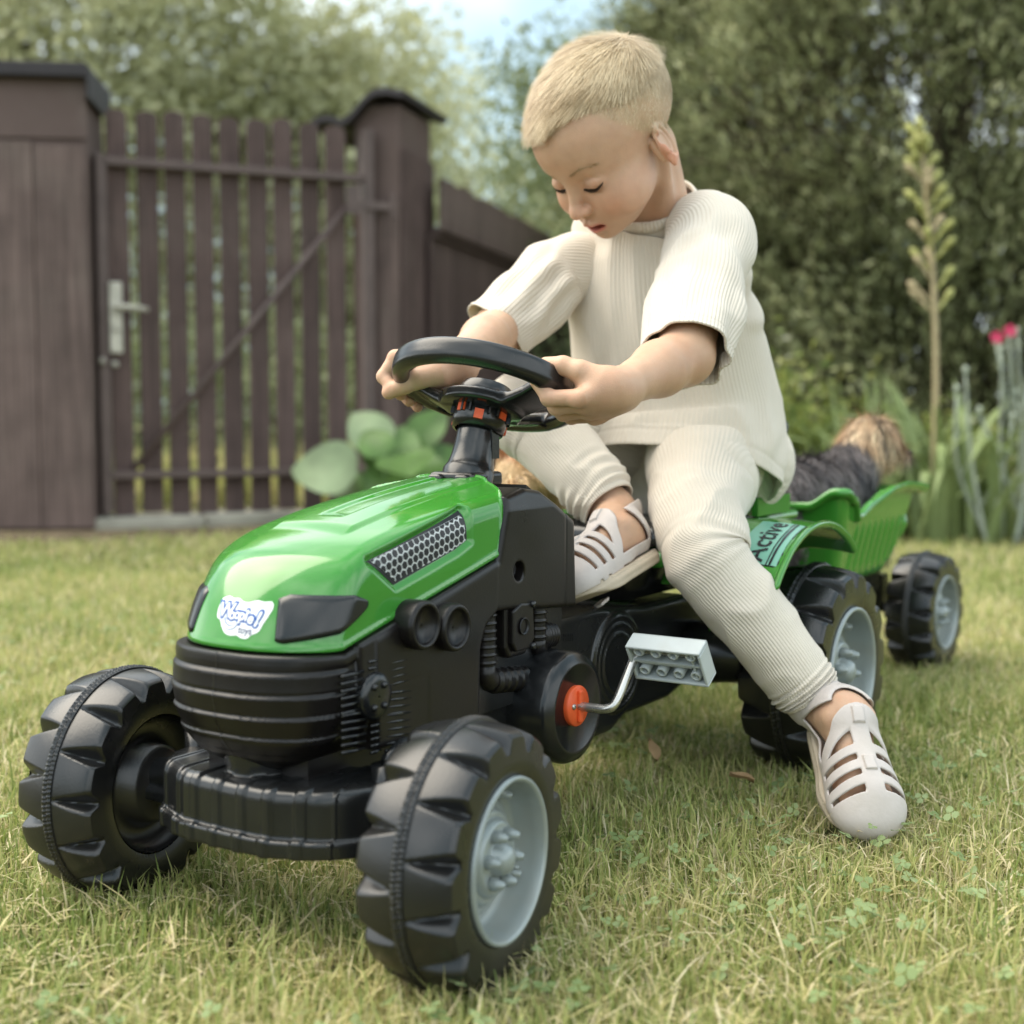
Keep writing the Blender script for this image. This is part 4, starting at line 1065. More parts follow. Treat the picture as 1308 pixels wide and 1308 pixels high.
# fan relief: rows of fins with a bolted centre, each flank
for s in (1, -1):
    fins = []
    def fin(x0, x1, z, dz=0): return tube([(x0, s*.0832, z), ((x0+x1)/2, s*.0840, z+dz/2), (x1, s*.0832, z+dz)], .0014, 6)
    for i in range(6): fins.append(fin(.022, -.004+.001*i, .2155-.0056*i))
    for i in range(6): fins.append(fin(.022, -.004-.001*(5-i), .180-.0056*i+.006, -.002))
    for i in range(8): fins.append(fin(-.030-.001*(i > 5), -.062, .2165-.0056*i, -.0035 if i > 3 else 0))
    for i in range(6): fins.append(fin(-.030, -.062, .1705-.0056*i+.006, -.0035))
    for i in range(5): fins.append(fin(-.010, -.022, .2215-.0052*i))
    for i in range(5): fins.append(fin(-.012, -.024, .1715-.0052*i))
    part('cooling_fin', join(*fins), M_BLACKG, tractor, kind='stuff')
    hb = part('fan_hub', lathe([(.0185, -.006), (.0185, .001), (.0165, .0035), (.012, .0045), (.001, .0045)], (-.0165, s*.0840, .1945), (0, s, 0), 20), M_BLACKG, tractor)
    for dx, dz in ((-.006, .008), (.006, .008), (-.006, -.008), (.006, -.008)):
        part('screw', lathe([(.0028, 0), (.0028, .0015), (.0015, .0025), (.0003, .0025)], (-.0165+dx, s*.0885, .1945+dz), (0, s, 0), 8), M_BLACKG, hb)
    for cx, cz in ((-.0655, .2435), (-.108, .2360)):
        part('side_lamp', lathe([(.0195, -.012), (.0200, .010), (.0190, .0135), (.0165, .0145), (.0152, .0125), (.0148, .0085), (.001, .0085)], (cx, s*.0835, cz), (0, s, 0), 36), M_BLACK, tractor)
    # engine: inner wall, ribbed pipes, bolted cover, corrugated hose
    part('engine_block', box((-.238, s*.0555, .190), (.155, .03, .085)), M_BLACKG, tractor, smooth=False)
    def ribbed(p0, p1, r, n, rr=.0018):
        p0, p1 = np.array(p0, float), np.array(p1, float); k = n*8+1; t = np.linspace(0, 1, k); ph = np.mod(t*n, 1)
        rad = r+rr*np.where((ph > .30) & (ph < .58), np.sin((ph-.30)/.28*PI), 0)
        return tube(p0+(p1-p0)*t[:, None], rad, 16)
    part('ribbed_pipe', join(ribbed((-.1845, s*.071, .190), (-.1845, s*.071, .2385), .0098, 7), tube([(-.1845, s*.071, .192), (-.1845, s*.071, .181), (-.190, s*.071, .176), (-.2, s*.071, .175)], .0098, 16)), M_BLACK, tractor)
    part('ribbed_pipe', join(ribbed((-.268, s*.071, .201), (-.268, s*.071, .2385), .0098, 5), tube([(-.268, s*.071, .203), (-.270, s*.070, .195), (-.276, s*.070, .1925)], .0098, 14)), M_BLACK, tractor)
    part('corrugated_hose', ribbed((-.195, s*.071, .1745), (-.272, s*.071, .1655), .0105, 7, .0016), M_BLACK, tractor); part('corrugated_hose', ribbed((-.275, s*.069, .203), (-.305, s*.062, .2), .0125, 4, .0018), M_BLACK, tractor)
    cv = fixn(part('engine_cover', prism([(-.204, .246), (-.238, .2475), (-.2475, .241), (-.2475, .202), (-.238, .1925), (-.211, .1925), (-.204, .203)], s*.064, s*.080), M_BLACK, tractor, smooth=False)); bevel(cv, .0035, 3)
    c2 = fixn(part('cover_plate', prism([(-.2085, .236), (-.222, .2415), (-.242, .2395), (-.2445, .207), (-.236, .1985), (-.214, .1985), (-.2085, .207)], s*.079, s*.0855), M_BLACK, cv, smooth=False)); bevel(c2, .002, 3)
    part('plug', lathe([(.0075, .0008), (.0080, .0018), (.0066, .0018), (.0062, -.0035), (.0035, -.0035), (.0033, -.001), (.0005, -.001)], (-.2245, s*.0855, .2205), (0, s, 0), 20), M_INK, c2)
    for cx, cz in ((-.240, .2385), (-.240, .2005)):
        part('screw', lathe([(.0032, -.001), (.0032, .002), (.0022, .003), (.0003, .003)], (cx, s*.0855, cz), (0, s, 0), 10), M_BLACKG, c2)
part('undertray', box((-.075, 0, .138), (.20, .105, .05)), M_BLACK, tractor, smooth=False)
part('chassis', join(box((-.17, 0, .215), (.30, .10, .16)), box((-.235, 0, .26), (.13, .12, .10))), M_BLACK, tractor, smooth=False)
# rear chassis with round gear covers
def f_chas(P):
    X, Y, Z = P[:, 0], P[:, 1], P[:, 2]; ay = np.abs(Y)
    prof = sd_poly(X, Z, [(-.155, .150), (-.19, .105), (-.245, .083), (-.30, .080), (-.36, .088), (-.38, .080), (-.43, .080), (-.46, .092), (-.56, .092), (-.62, .105), (-.76, .105), (-.77, .17), (-.60, .205), (-.50, .205), (-.40, .215), (-.315, .215), (-.155, .19)])
    d = smax(prof, ay-.064, .010)
    for cx, cz, r in ((-.436, .1525, .052),):
        rr = np.sqrt((X-cx)**2+(Z-cz)**2); ring = np.maximum(rr-r, ay-.0665)
        ring = ring-.0018*np.exp(-((rr-.048)/.0022)**2)-.0018*np.exp(-((rr-.040)/.002)**2)-.0018*np.exp(-((rr-.030)/.002)**2)
        d = smin(d, ring, .003)
    return d
sdf_part('rear_chassis', f_chas, (-.79, -.075, .07), (-.145, .075, .225), .0024, M_BLACKG, tractor)
for s in (1, -1):
    part('moulded_mark', join(*[box((-.322-.0042*i, s*.0645, .197-.004*r-.0006*i), (.0026 if (i*7+r) % 3 else .0036, .0012, .0022)) for i in range(7) for r in range(2)]+[box((-.308-.0036*i, s*.0645, .180-.0004*i), (.002, .0012, .0018)) for i in range(11)]), M_BLACKG, tractor, smooth=False)
    pod = part('crank_housing', lathe([(.052, -.035), (.0525, .012), (.050, .018), (.043, .0215), (.0418, .0225), (.040, .021), (.001, .021)], (-.281, s*.0875, .1385), (0, s, 0), 48), M_BLACKG, tractor)
    hubo = part('crank_hub', lathe([(.0185, -.001), (.0190, .003), (.0182, .0045), (.006, .005), (.001, .005)], (-.2745, s*.1095, .1425), (0, s, 0), 30), M_ORANGE, tractor)
    b = part('hub_bar', box((-.2745, s*.1155, .1425), (.0065, .004, .030)), M_ORANGE, hubo, smooth=False); bevel(b, .0015)
    for dx, dz in ((.010, .001), (-.010, -.001)):
        part('screw', lathe([(.0028, 0), (.0028, .0012), (.0018, .002), (.0003, .0012)], (-.2745+dx, s*.1142, .1425+dz), (0, s, 0), 8), M_STEELR, hubo)
    if s > 0:
        pts = [(-.2745, .112, .1425), (-.2745, .130, .1425), (-.276, .143, .1435), (-.2810, .1495, .150), (-.300, .153, .178), (-.306, .1545, .187), (-.309, .158, .1915), (-.311, .170, .1930), (-.312, .226, .194)]
    else:
        pts = [(-.2745, -.112, .1425), (-.2745, -.130, .1425), (-.273, -.143, .1415), (-.268, -.1495, .135), (-.249, -.153, .107), (-.243, -.1545, .098), (-.240, -.158, .0935), (-.238, -.170, .092), (-.237, -.226, .091)]
    part('crank_rod', tube(cr_interp(pts, 44), .0042, 14), M_STEELR, tractor)
    # pedal: shallow tray with its open underside turned forward, two rows of ring bosses inside
    e = np.array(pts[-1]); pc = np.array([e[0]+.004, s*.190, e[2]-.006])
    ca, sa = math.cos(math.radians(33)), math.sin(math.radians(33))
    u = np.array([0, 1., 0]); o_ = np.array([ca, 0, -sa]); c_ = np.array([sa, 0, ca]); Mx = np.stack([u, c_, o_], 1)
    if s < 0: Mx = np.stack([u, c_, -o_], 1)
    def pb(c, sz): return box(pc+Mx@np.array(c), sz, M=Mx)
    Lx, Ly, Hz = .074, .040, .020
    pd = part('pedal', join(pb((0, 0, -Hz/2+.0015), (Lx, Ly, .003)), pb((0, Ly/2-.0015, 0), (Lx, .003, Hz)), pb((0, -Ly/2+.0015, 0), (Lx, .003, Hz)), pb((Lx/2-.0015, 0, 0), (.003, Ly-.006, Hz)), pb((-Lx/2+.0015, 0, 0), (.003, Ly-.006, Hz))), M_PEDAL, tractor, smooth=False); bevel(pd, .0012, 2)
    part('crossbar', join(pb((0, .001, -.001), (Lx-.006, .0022, Hz-.004)), pb((-.004, -.0025, -.002), (Lx*.7, .0022, Hz-.006)), pb((.026, 0, -.001), (.0022, Ly-.006, Hz-.005))), M_PEDAL, pd, smooth=False)
    for i in range(4):
        for j in (-1, 1):
            c0 = pc+Mx@np.array((-.026+.0172*i, j*.0112+.001, -Hz/2+.003))
            part('boss', lathe([(.0052, 0), (.0052, Hz-.006), (.0046, Hz-.005), (.0034, Hz-.005), (.0031, Hz-.006), (.0031, .002), (.0003, .002)], c0, Mx[:, 2], 14), M_PEDAL, pd)
# ---- front bumper with raised bands and a flange
def f_bump(P):
    X, Y, Z = P[:, 0], P[:, 1], P[:, 2]; ay = np.abs(Y)
    fx = .062-.30*np.maximum(ay-.045, 0)-3.2*np.maximum(ay-.078, 0)**1.5-.9*ay**2
    k = np.mod((Y+.0125)/.025, 1); band = .0022*smooth01((k-.0)/.10)*smooth01((.44-k)/.10)*(ay < .0900)
    bx = .0
    d = smax(smax(X-fx-band, (fx-.090)-X, .01), ay-.108, .014)
    top = Z-.1335-band*.7-.0
    d = smax(d, top, .012); d = smax(d, .086-Z, .002)
    fl = smax(smax(X-fx-.0055-band, (fx-.09)-X, .01), ay-.113, .014); fl = smax(smax(fl, Z-.0965-band*.6, .003), .0825-Z, .003)
    d = smin(d, fl, .002)
    for s in (1, -1):
        d = smin(d, sd_cap(P, (.0, s*.09, .112), (-.004, s*.138, .104), .016, .014), .010)
        d = smin(d, sd_box(P, (-.004, s*.120, .090), (.038, .06, .012), .004), .006)
    d = smin(d, sd_cap(P, (.022, .0, .135), (.022, 0, .165), .026, .03), .004)
    return d
sdf_part('front_bumper', f_bump, (-.05, -.155, .074), (.078, .155, .17), .0019, M_BLACKG, tractor)
part('front_axle', join(cyl((0, -.146, .0935), (0, .146, .0935), .009, 14), box((-.012, .0, .118), (.03, .23, .020)), cyl((-.01, .10, .09), (-.01, .10, .145), .012, 14), cyl((-.01, -.10, .09), (-.01, -.10, .145), .012, 14), tube([(-.012, .10, .147), (-.05, .085, .150), (-.11, .03, .150)], .006, 8), tube([(-.012, -.10, .147), (-.05, -.085, .150), (-.11, -.03, .150)], .006, 8)), M_BLACKG, tractor)
part('rear_axle', join(cyl((-.6963, -.145, RR-.004), (-.6963, .145, RR-.004), .0075, 14), cyl((-.62, -.1, .128), (-.62, .1, .128), .020, 20)), M_STEELR, tractor)
for s in (1, -1):
    part('axle_cover', lathe([(.0355, -.02), (.0355, .0), (.0345, .004), (.028, .048), (.026, .05), (.001, .05)], (-.615, s*.085, .138), (0, s, 0), 36), M_RIM if False else M_BLACKG, tractor)
    part('axle_clip', box((-.622, s*.115, .108), (.004, .03, .006)), M_STEELR, tractor, smooth=False)

# ---- steering column and wheel
CB, CT = np.array([-.262, 0, .350]), np.array([-.2905, 0, .428])
cd = (CT-CB)/np.linalg.norm(CT-CB)
sc_ = part('steering_column', join(lathe([(.0255, -.008), (.0255, .004), (.0235, .008), (.0225, .010), (.0215, .014), (.0205, .019), (.0198, .030), (.0195, .062), (.0185, .064)], CB, cd, 40)), M_BLACKG, tractor)
bevel(part('column_foot', join(box(CB+[.004, 0, -.0015], (.052, .050, .014)), box(CB+[.026, .015, -.0020], (.02, .016, .012)), box(CB+[.026, -.015, -.0020], (.02, .016, .012))), M_BLACKG, tractor, smooth=False), .004, 3)
part('column_fin', join(*[box(CB+cd*.045+np.array([.0+.0, s*.0185, 0]), (.012, .004, .050)) for s in (1, -1)]), M_BLACKG, tractor, smooth=False)
SWC = np.array([-.292, 0, .4345]); SWT = math.radians(22.5)
sf = np.array([math.cos(SWT), 0, math.sin(SWT)]); sl = np.array([0, 1., 0]); sn = np.cross(sf, sl)   # sn points up and back
def swp(a, r, h=0): return SWC+r*(math.cos(a)*sf+math.sin(a)*sl)+h*sn
part('collar', lathe([(.0215, -.046), (.0245, -.045), (.0262, -.036), (.0268, -.025), (.0262, -.0245), (.0262, -.018), (.0270, -.0175), (.0275, -.006), (.024, .0)], SWC-[0.0015, 0, 0], sn, 44), M_BLACKG, tractor)
for k, (a, h) in enumerate(((.55, -.0360), (-.18, -.0290), (1.50, -.0290), (2.6, -.0360), (-1.5, -.0360), (-2.6, -.029))):
    dd = math.cos(a)*sf+math.sin(a)*sl
    tt = np.cross(sn, dd); part('orange_tab', box(SWC-[.0015, 0, 0]+dd*.0262+sn*h, (.0030, .0085, .0095), M=np.stack([dd, tt, sn], 1)), M_ORANGE, tractor, smooth=False)
for a in (.06, 1.04, 2.1, -1.0):
    dd = math.cos(a)*sf+math.sin(a)*sl; tt = np.cross(sn, dd)
    part('collar_lug', join(box(SWC-[.0015, 0, 0]+dd*.0272+sn*-.0285+tt*.0045, (.003, .002, .011), M=np.stack([dd, tt, sn], 1)), box(SWC-[.0015, 0, 0]+dd*.0272+sn*-.0285-tt*.0045, (.003, .002, .011), M=np.stack([dd, tt, sn], 1)), box(SWC-[.0015, 0, 0]+dd*.0272+sn*-.0235, (.003, .011, .002), M=np.stack([dd, tt, sn], 1))), M_BLACKG, tractor, smooth=False)
def f_sw(P):
    q = P-np.float32(SWC); x = q@np.float32(sf); y = q@np.float32(sl); z = q@np.float32(sn)
    r = np.sqrt(x*x+y*y); a = np.arctan2(y, x)
    # rim: tall section, fatter at the grips, with a cut-out lower edge
    gr = np.exp(-((np.abs(a)-1.45)/.22)**2)
    dr = r-.0845; hh = .0105; u = ((np.abs(dr)/.0080)**3.2+(np.abs(z-.002)/hh)**3.2)**(1/3.2)
    ring = (u-1)*.0080
    ring = np.maximum(ring, -(r-.0770))
    ring = smin(ring, np.sqrt((r-.083)**2+(z+.004)**2)-.0076-.001*gr, .003)
    # dish: three flat spokes down to the hub
    zh = -.004-.016*smooth01((.080-r)/.05)
    sp = None
    hub = np.maximum(r-.040, np.abs(z+.020)-.006)
    hub = smax(r-.040, np.abs(z-zh)-.0055, .003)
    d = smin(ring, hub, .004)
    for aa in (1.57, -1.57, 3.14):
        xa = x*math.cos(aa)+y*math.sin(aa); ya = -x*math.sin(aa)+y*math.cos(aa)
        w = .020+.25*np.maximum(xa-.055, 0)
        spk = smax(smax(np.abs(ya)-w, -xa, .003), np.maximum(r-.086, np.abs(z-zh)-.0052), .004)
        d = smin(d, spk, .005)
    # web rings round the two forward windows
    return d
sw = sdf_part('steering_wheel', f_sw, (-.395, -.102, .375), (-.19, .102, .50), .0018, M_BLACKG, tractor)

# ---- seat and mudguards
def f_seat(P):
    X, Y, Z = P[:, 0], P[:, 1], P[:, 2]; ay = np.abs(Y)
    zt = np.interp(X, [-.86, -.84, -.80, -.74, -.66, -.58, -.50, -.475], [.41, .40, .335, .296, .288, .290, .293, .285])
    d = smax(np.abs(Z-zt+.010)-.011, np.abs(X+.665)-.185, .012)
    d = smax(d, ay-.088-.0*X, .012); d = d-.003*0
    return smax(d*.7, -sd_ell(P, (-.68, 0, .33), (.10, .075, .045)), .01)
sdf_part('seat', f_seat, (-.89, -.11, .25), (-.45, .11, .43), .003, M_BLACKG, tractor)
part('seat_bracket', join(tube([(-.40, .055, .235), (-.455, .055, .262), (-.47, .055, .296)], .006, 8), tube([(-.40, .02, .235), (-.455, .02, .262), (-.47, .02, .296)], .006, 8), box((-.56, 0, .245), (.15, .10, .07))), M_BLACKG, tractor)
FC, FR_ = np.array([-.660, .124]), .1585
def f_fend(P):
    X, Y, Z = P[:, 0], P[:, 1], P[:, 2]; ay = np.abs(Y)
    dx = X-FC[0]; dz = Z-FC[1]; r = np.sqrt(dx*dx+(dz*1.0)**2); a = np.degrees(np.arctan2(dz, dx))
    R = np.interp(a, [20, 30, 50, 65, 80, 100, 120, 150], [.203, .200, .190, .180, .170, .158, .149, .140]).astype(np.float32)
    crown = .0045*((ay-.16)/.05)**2
    sh = np.abs(r-R+crown)-.0021
    lip = np.sqrt((r-R+.001)**2+(ay-.2135)**2)-.0034
    lo = (33-a)*.0030; hi = (a-(121+14*smooth01((.16-ay)/.06)))*.0028
    d = smax(sh, np.maximum(.078-ay, ay-.2145), .004); d = smin(d, lip, .003)
    # stepped ridges along the inner edge
    d = d-.0016*np.exp(-((ay-.118)/.0022)**2)-.0012*np.exp(-((ay-.107)/.002)**2)
    d = smax(d, np.maximum(lo, hi), .006)
    # inner skirt
    sk = smax(np.abs(ay-.100)-.002, np.maximum(r-R, .085-r), .003); sk = smax(sk, np.maximum(.165-Z, (X+.84)*-1.), .004); sk = np.maximum(sk, X+.585)
    return smin(d, sk, .003)
for s in (1, -1):
    lo = (-.90, .07, .15) if s > 0 else (-.90, -.225, .15); hi = (-.48, .225, .315) if s > 0 else (-.48, -.07, .315)
    sdf_part('mudguard', f_fend, lo, hi, .0022, M_GREEN, tractor)
dk = part('deck', join(box((-.525, .077, .256), (.09, .035, .018)), box((-.525, -.077, .256), (.09, .035, .018)), box((-.80, 0, .282), (.10, .20, .012)), box((-.57, 0, .262), (.10, .19, .014))), M_GREEN, tractor, smooth=False); bevel(dk, .006, 3)
lug = part('deck_ridge', join(*[box((-.60-.012*i, .0925, .2960), (.005, .020, .005), rz=.3) for i in range(8)]), M_GREEN, tractor, smooth=False); bevel(lug, .0015)
part('rear_panel', join(box((-.745, .105, .300), (.10, .008, .022))), M_GREEN, tractor, smooth=False)
# label on the near mudguard
def fend_pt(V2, off):
    """V2: (along arc from the front, across) -> on the mudguard crown"""
    out = []
    for a, y in V2:
        ar = math.radians(a); ms = np.linspace(.235, .14, 140); pp = np.stack([FC[0]+ms*math.cos(ar), np.full(140, y), FC[1]+ms*math.sin(ar)], 1).astype(np.float32); ins = f_fend(pp) < 0; lo = ms[int(np.argmax(ins))] if ins.any() else .19
        r = lo+off; out.append([FC[0]+r*math.cos(ar), y, FC[1]+r*math.sin(ar)])
    return np.array(out)
def fend_patch(a0, a1, y0, y1, off, n=12, m=10, skew=0):
    V2 = [(a0+(a1-a0)*i/n+skew*(j/m), y0+(y1-y0)*j/m) for i in range(n+1) for j in range(m+1)]
    return fend_pt(V2, off), [[i*(m+1)+j, (i+1)*(m+1)+j, (i+1)*(m+1)+j+1, i*(m+1)+j+1] for i in range(n) for j in range(m)]
def fend_text(V2, off):
    """text frame: u runs up the arc from the front, v towards the seat"""
    return fend_pt([(55.5+math.degrees(u/.186), .180-v) for u, v in V2], off)
def quad(u0, u1, v0, v1, off, n=14, m=8):
    V2 = [(u0+(u1-u0)*i/n, v0+(v1-v0)*j/m) for i in range(n+1) for j in range(m+1)]
    return fend_text(V2, off), [[i*(m+1)+j, (i+1)*(m+1)+j, (i+1)*(m+1)+j+1, i*(m+1)+j+1] for i in range(n) for j in range(m)]
lab = part('lettered_label', quad(-.045, .047, -.026, .024, .0004), M_INK, tractor)
part('label_field', quad(-.0435, .0455, -.0248, .0228, .0009), M_LABELG, lab)
part('stripe', quad(-.0435, .0455, -.0190, -.0165, .0014, 14, 1), M_INK, lab)
part('stripe', quad(-.0435, .0455, -.0148, -.0135, .0014, 14, 1), M_INK, lab)
V, F = text_mesh('Active', .031, offset=.0004, space=1.02)
V, F = subdiv2d(V, F, .004)
part('lettering', (fend_text([(v[0], v[1]-.0085) for v in V[:, :2]], .0015), F), M_INK, lab, smooth=False)

# ================================================================== TRAILER
trailer = thing('toy_trailer', 'green tipping trailer with ribbed tail behind the tractor, carrying a terrier', 'toy trailer', (-1.15, 0, 0))
wheel(trailer, (-1.374, .109, .0935), .0947, .072, 1, -.027, .35)
wheel(trailer, (-1.374, -.135, .0935), .0947, .072, -1, -.027, .1)
def f_tub(P, inner=0.):
    X, Y, Z = P[:, 0], P[:, 1], P[:, 2]; ay = np.abs(Y)
    t = smooth01((.30-Z)/.14)
    cx = -1.100+.02*t; hx = .157-.045*t; hy = .126-.022*t
    ex = np.maximum(-X-1.25, 0)*(Z > .26)*0
    rx = np.abs(X-cx)-hx; ry = ay-hy
    wall = smax(rx, ry, .022)
    d = smax(wall, .172-Z, .02)
    return d
def tub_top(X, Y):
    ay = np.abs(Y)
    side = np.interp(-X, [.94, .955, .975, .99, 1.005, 1.04, 1.10, 1.16, 1.22, 1.28, 1.33], [.294, .297, .291, .268, .269, .282, .297, .301, .297, .288, .277])
    front = .284+.020*smooth01((ay-.075)/.04)
    w = smooth01((-X-.945)/.02)
    return front*(1-w)+side*w
def f_tub2(P):
    X, Y, Z = P[:, 0], P[:, 1], P[:, 2]; ay = np.abs(Y); d = f_tub(P); zt = tub_top(X, Y)
    side = (ay > .07)
    rp = np.where(X < -1.0, .0032*smooth01(np.cos(X*2*PI/.026)*.9+.35)*smooth01((.262-Z)/.02)*smooth01((Z-.18)/.02), 0)
    rp2 = .0032*smooth01(np.cos(Y*2*PI/.03)*.9+.35)*smooth01((.262-Z)/.02)*(X < -1.2)
    o = d-rp-rp2
    sh = smax(o, -(d+.0042), .002)
    sh = smax(sh, (Z-zt)*.9, .003)
    # rolled rim following the wavy top; the tail lip flares out
    fl = .010*smooth01((-X-1.03)/.08)
    rimd = np.sqrt((d-.004-fl*.9)**2+((Z-zt-.0-fl*.35)*.9)**2)-.0055
    lip = smax(np.abs(Z-zt-.35*np.minimum(np.maximum(d, 0), .02)*1.-.001)-.0028, np.maximum(-d-.004, d-.006-fl*1.5), .002)
    return smin(smin(sh, rimd, .003), lip*.85, .003)
sdf_part('tub', f_tub2, (-1.36, -.165, .165), (-.925, .165, .345), .0026, M_GREEN, trailer)
part('drawbar', join(box((-1.0, 0, .142), (.42, .03, .022)), cyl((-.80, 0, .125), (-.80, 0, .17), .010, 10), box((-1.25, 0, .15), (.16, .10, .04)), cyl((-1.374, -.15, .0935), (-1.374, .12, .0935), .008, 12), box((-1.36, .0, .12), (.03, .10, .06))), M_BLACKG, trailer, smooth=False)

# ================================================================== FUR AND HAIR RIBBONS
def ribbons(P, D, N, L, W, tone, rg, seg=4, curl=0., lift=.35, droop=0., wav=.0):
    n = len(P); V = []; side = np.cross(D, N); side /= np.linalg.norm(side, axis=1)[:, None]+1e-9
    p = P.copy(); d = D+N*lift; d /= np.linalg.norm(d, axis=1)[:, None]; rows = []
    ph = rg.random(n)*6.28
    for k in range(seg+1):
        w = W*(1-.75*k/seg)*.5; rows += [p-side*w[:, None], p+side*w[:, None]]
        d = d-N*(lift*.55/seg)+side*(np.sin(ph+k*1.9)*wav+curl)[:, None]+np.array([0, 0, -droop]); d /= np.linalg.norm(d, axis=1)[:, None]
        p = p+d*(L/seg)[:, None]
    V = np.stack(rows, 1).reshape(-1, 3); m = 2*(seg+1); o = np.arange(n)[:, None]*m
    F = np.concatenate([o+[2*k, 2*k+1, 2*k+3, 2*k+2] for k in range(seg)])
    return V, F.astype(np.int32), np.repeat(tone, m)

M_DOGSKIN = mat('dog_undercoat', (.05, .04, .035), .8, .2, attr='tint', cols='direct')
M_FUR = mat('dog_fur', (.1, .08, .06), .5, .35, attr='tint', cols='direct')
def dog(root, f_body, lo, hi, colour, comb, nfur, seed, flen, h=.0035):
    rg = np.random.default_rng(seed)
    V, F, N = surfnet(f_body, lo, hi, h)
    c = colour(V, N)
    part('body', (V, F), M_DOGSKIN, root, normals=N, attrs={'tint': c*.8})
    fa = V[F]; ar = np.linalg.norm(np.cross(fa[:, 1]-fa[:, 0], fa[:, 3]-fa[:, 0]), axis=1); fi = rg.choice(len(F), nfur, p=ar/ar.sum())
    w = rg.dirichlet((1, 1, 1, 1), nfur); P = (fa[fi]*w[..., None]).sum(1); NN = N[F[fi]].mean(1)
    D = comb(P, NN); D = D-NN*(D*NN).sum(1)[:, None]; D += rg.normal(0, .22, D.shape); D /= np.linalg.norm(D, axis=1)[:, None]
    L = flen(P)*rg.uniform(.6, 1.25, nfur); cc = colour(P, NN)*np.exp(rg.normal(0, .35, nfur))[:, None]
    lump = vn(P, 70, seed)[:, None]; cc = cc*(1+.35*lump)
    V, F, T = ribbons(P, D, NN, L, np.full(nfur, .0016), np.arange(nfur), rg, 4, 0, .4, .10, .16)
    part('fur', (V, F), M_FUR, root, smooth=False, attrs={'tint': np.clip(cc[T.astype(int)], 0, 1)})
M_NOSE = mat('dog_nose', (.012, .01, .01), .3, .5)
# terrier lying in the trailer, looking back over the tail
terrier = thing('dog', 'small silky terrier with dark grey back and tan head lying in the green trailer', 'dog', (-1.12, .02, .19))
DH = np.array([-1.258, .055, .362])
def f_d1(P):
    d = sd_ell(P, (-1.00, .01, .262), (.078, .074, .084)); d = smin(d, sd_ell(P, (-1.09, .015, .268), (.085, .070, .078)), .03)
    d = smin(d, sd_ell(P, (-1.17, .03, .275), (.055, .052, .070)), .03)
    d = smin(d, sd_cap(P, (-1.175, .033, .30), (-1.235, .047, .345), .046, .038), .02)
    d = smin(d, sd_ell(P, DH, (.047, .044, .043)), .015)
    d = smin(d, sd_cap(P, DH+[-.022, .020, -.010], DH+[-.047, .036, -.018], .018, .011), .010)
    for s in (1, -1):
        a = DH+np.array([.012, .0, .02])+np.array([-.6, -.8, 0])*-.026*s*1.0
        d = smin(d, sd_cap(P, a, a+[.012, .004, -.030], .010, .006), .006)
    for s in (1, -1): d = smin(d, sd_cap(P, (-1.18, .03+s*.035, .24), (-1.24, .04+s*.04, .20), .017, .013), .01)
    return d
def c_d1(P, N):
    q = np.linalg.norm(P-DH, axis=1); t = smooth01((.072-q)/.020)[:, None]; s = smooth01((vn(P, 45, 3)+.5)/1.)[:, None]
    body = np.array([.035, .030, .034])*(1-s)+np.array([.17, .145, .14])*s
    head = np.array([.36, .22, .12])*(1-s)+np.array([.62, .46, .30])*s
    dk = smooth01((.010-np.abs((P-DH)@np.array([-.75, .55, .35])-.004))/.006)*(N[:, 1] > -.2)
    streak = (np.exp(-((((P-DH)@np.array([-.45, .85, .25]))-.012)/.0045)**2)*smooth01((P[:, 2]-DH[2]+.008)/.01))[:, None]
    return (body*(1-t)+head*t)*(1-.85*streak)
dog(terrier, f_d1, (-1.33, -.09, .17), (-.90, .14, .425), c_d1,
    lambda P, N: np.where((np.linalg.norm(P-DH, axis=1) < .055)[:, None], np.array([.25, .1, -1.]), np.array([.35, .25, -.8])), 15000, 41,
    lambda P: np.where(np.linalg.norm(P-DH, axis=1) < .055, .026, .024))
part('nose', sd_nose if False else lathe([(.0005, .006), (.005, .004), (.0065, 0), (.004, -.003)], DH+[-.055, .042, -.016], (-.75, .6, -.1), 10), M_NOSE, terrier)
for s in (1, -1):
    a = DH+np.array([.006, 0, .030])+np.array([.6, .8, 0])*.022*s
    V = np.array([a+[.012, -.004, 0], a+[-.016, .010, .004], a+[.018, .014, -.046], a+[.006, .002, .006], a+[-.004, .006, .0], a+[.013, .008, -.03]]); 
    part('ear', (V+np.array([0, .004, 0])*s, [[0, 3, 4, 1], [0, 1, 4, 5], [0, 5, 2], [1, 2, 5]]), mat('dog_ear_skin', (.03, .018, .014), .7), terrier, smooth=False)

# second dog peeping out on the far side of the tractor
DB = np.array([-.712, -.225, .316])
pup = thing('dog', 'golden tan terrier with a pricked ear half hidden behind the steering column', 'dog', (-.80, -.26, 0))
def f_d2(P):
    d = sd_ell(P, DB, (.046, .042, .042)); d = smin(d, sd_cap(P, DB+[.03, .012, -.010], DB+[.062, .025, -.020], .021, .013), .012)
    d = smin(d, sd_cap(P, DB+[-.03, -.005, -.02], (-.80, -.25, .22), .038, .055), .02)
    d = smin(d, sd_cap(P, (-.80, -.25, .20), (-.98, -.25, .19), .062, .058), .03)
    for x, y in ((-.79, -.285), (-.79, -.215), (-.99, -.28), (-.99, -.215)):
        d = smin(d, sd_cap(P, (x, y, .16), (x+.005, y, .02), .022, .014), .012)
    for s in (1, -1):
        a = DB+np.array([-.002, .024*s, .016]); e = DB+np.array([.004, .030*s, .062])
        q = sd_cap(P, a, e, .024, .003); q = np.maximum(q, np.abs((P-a)@np.float32([.76, .62, .18]))-.005)
        d = smin(d, q, .006)
    return d
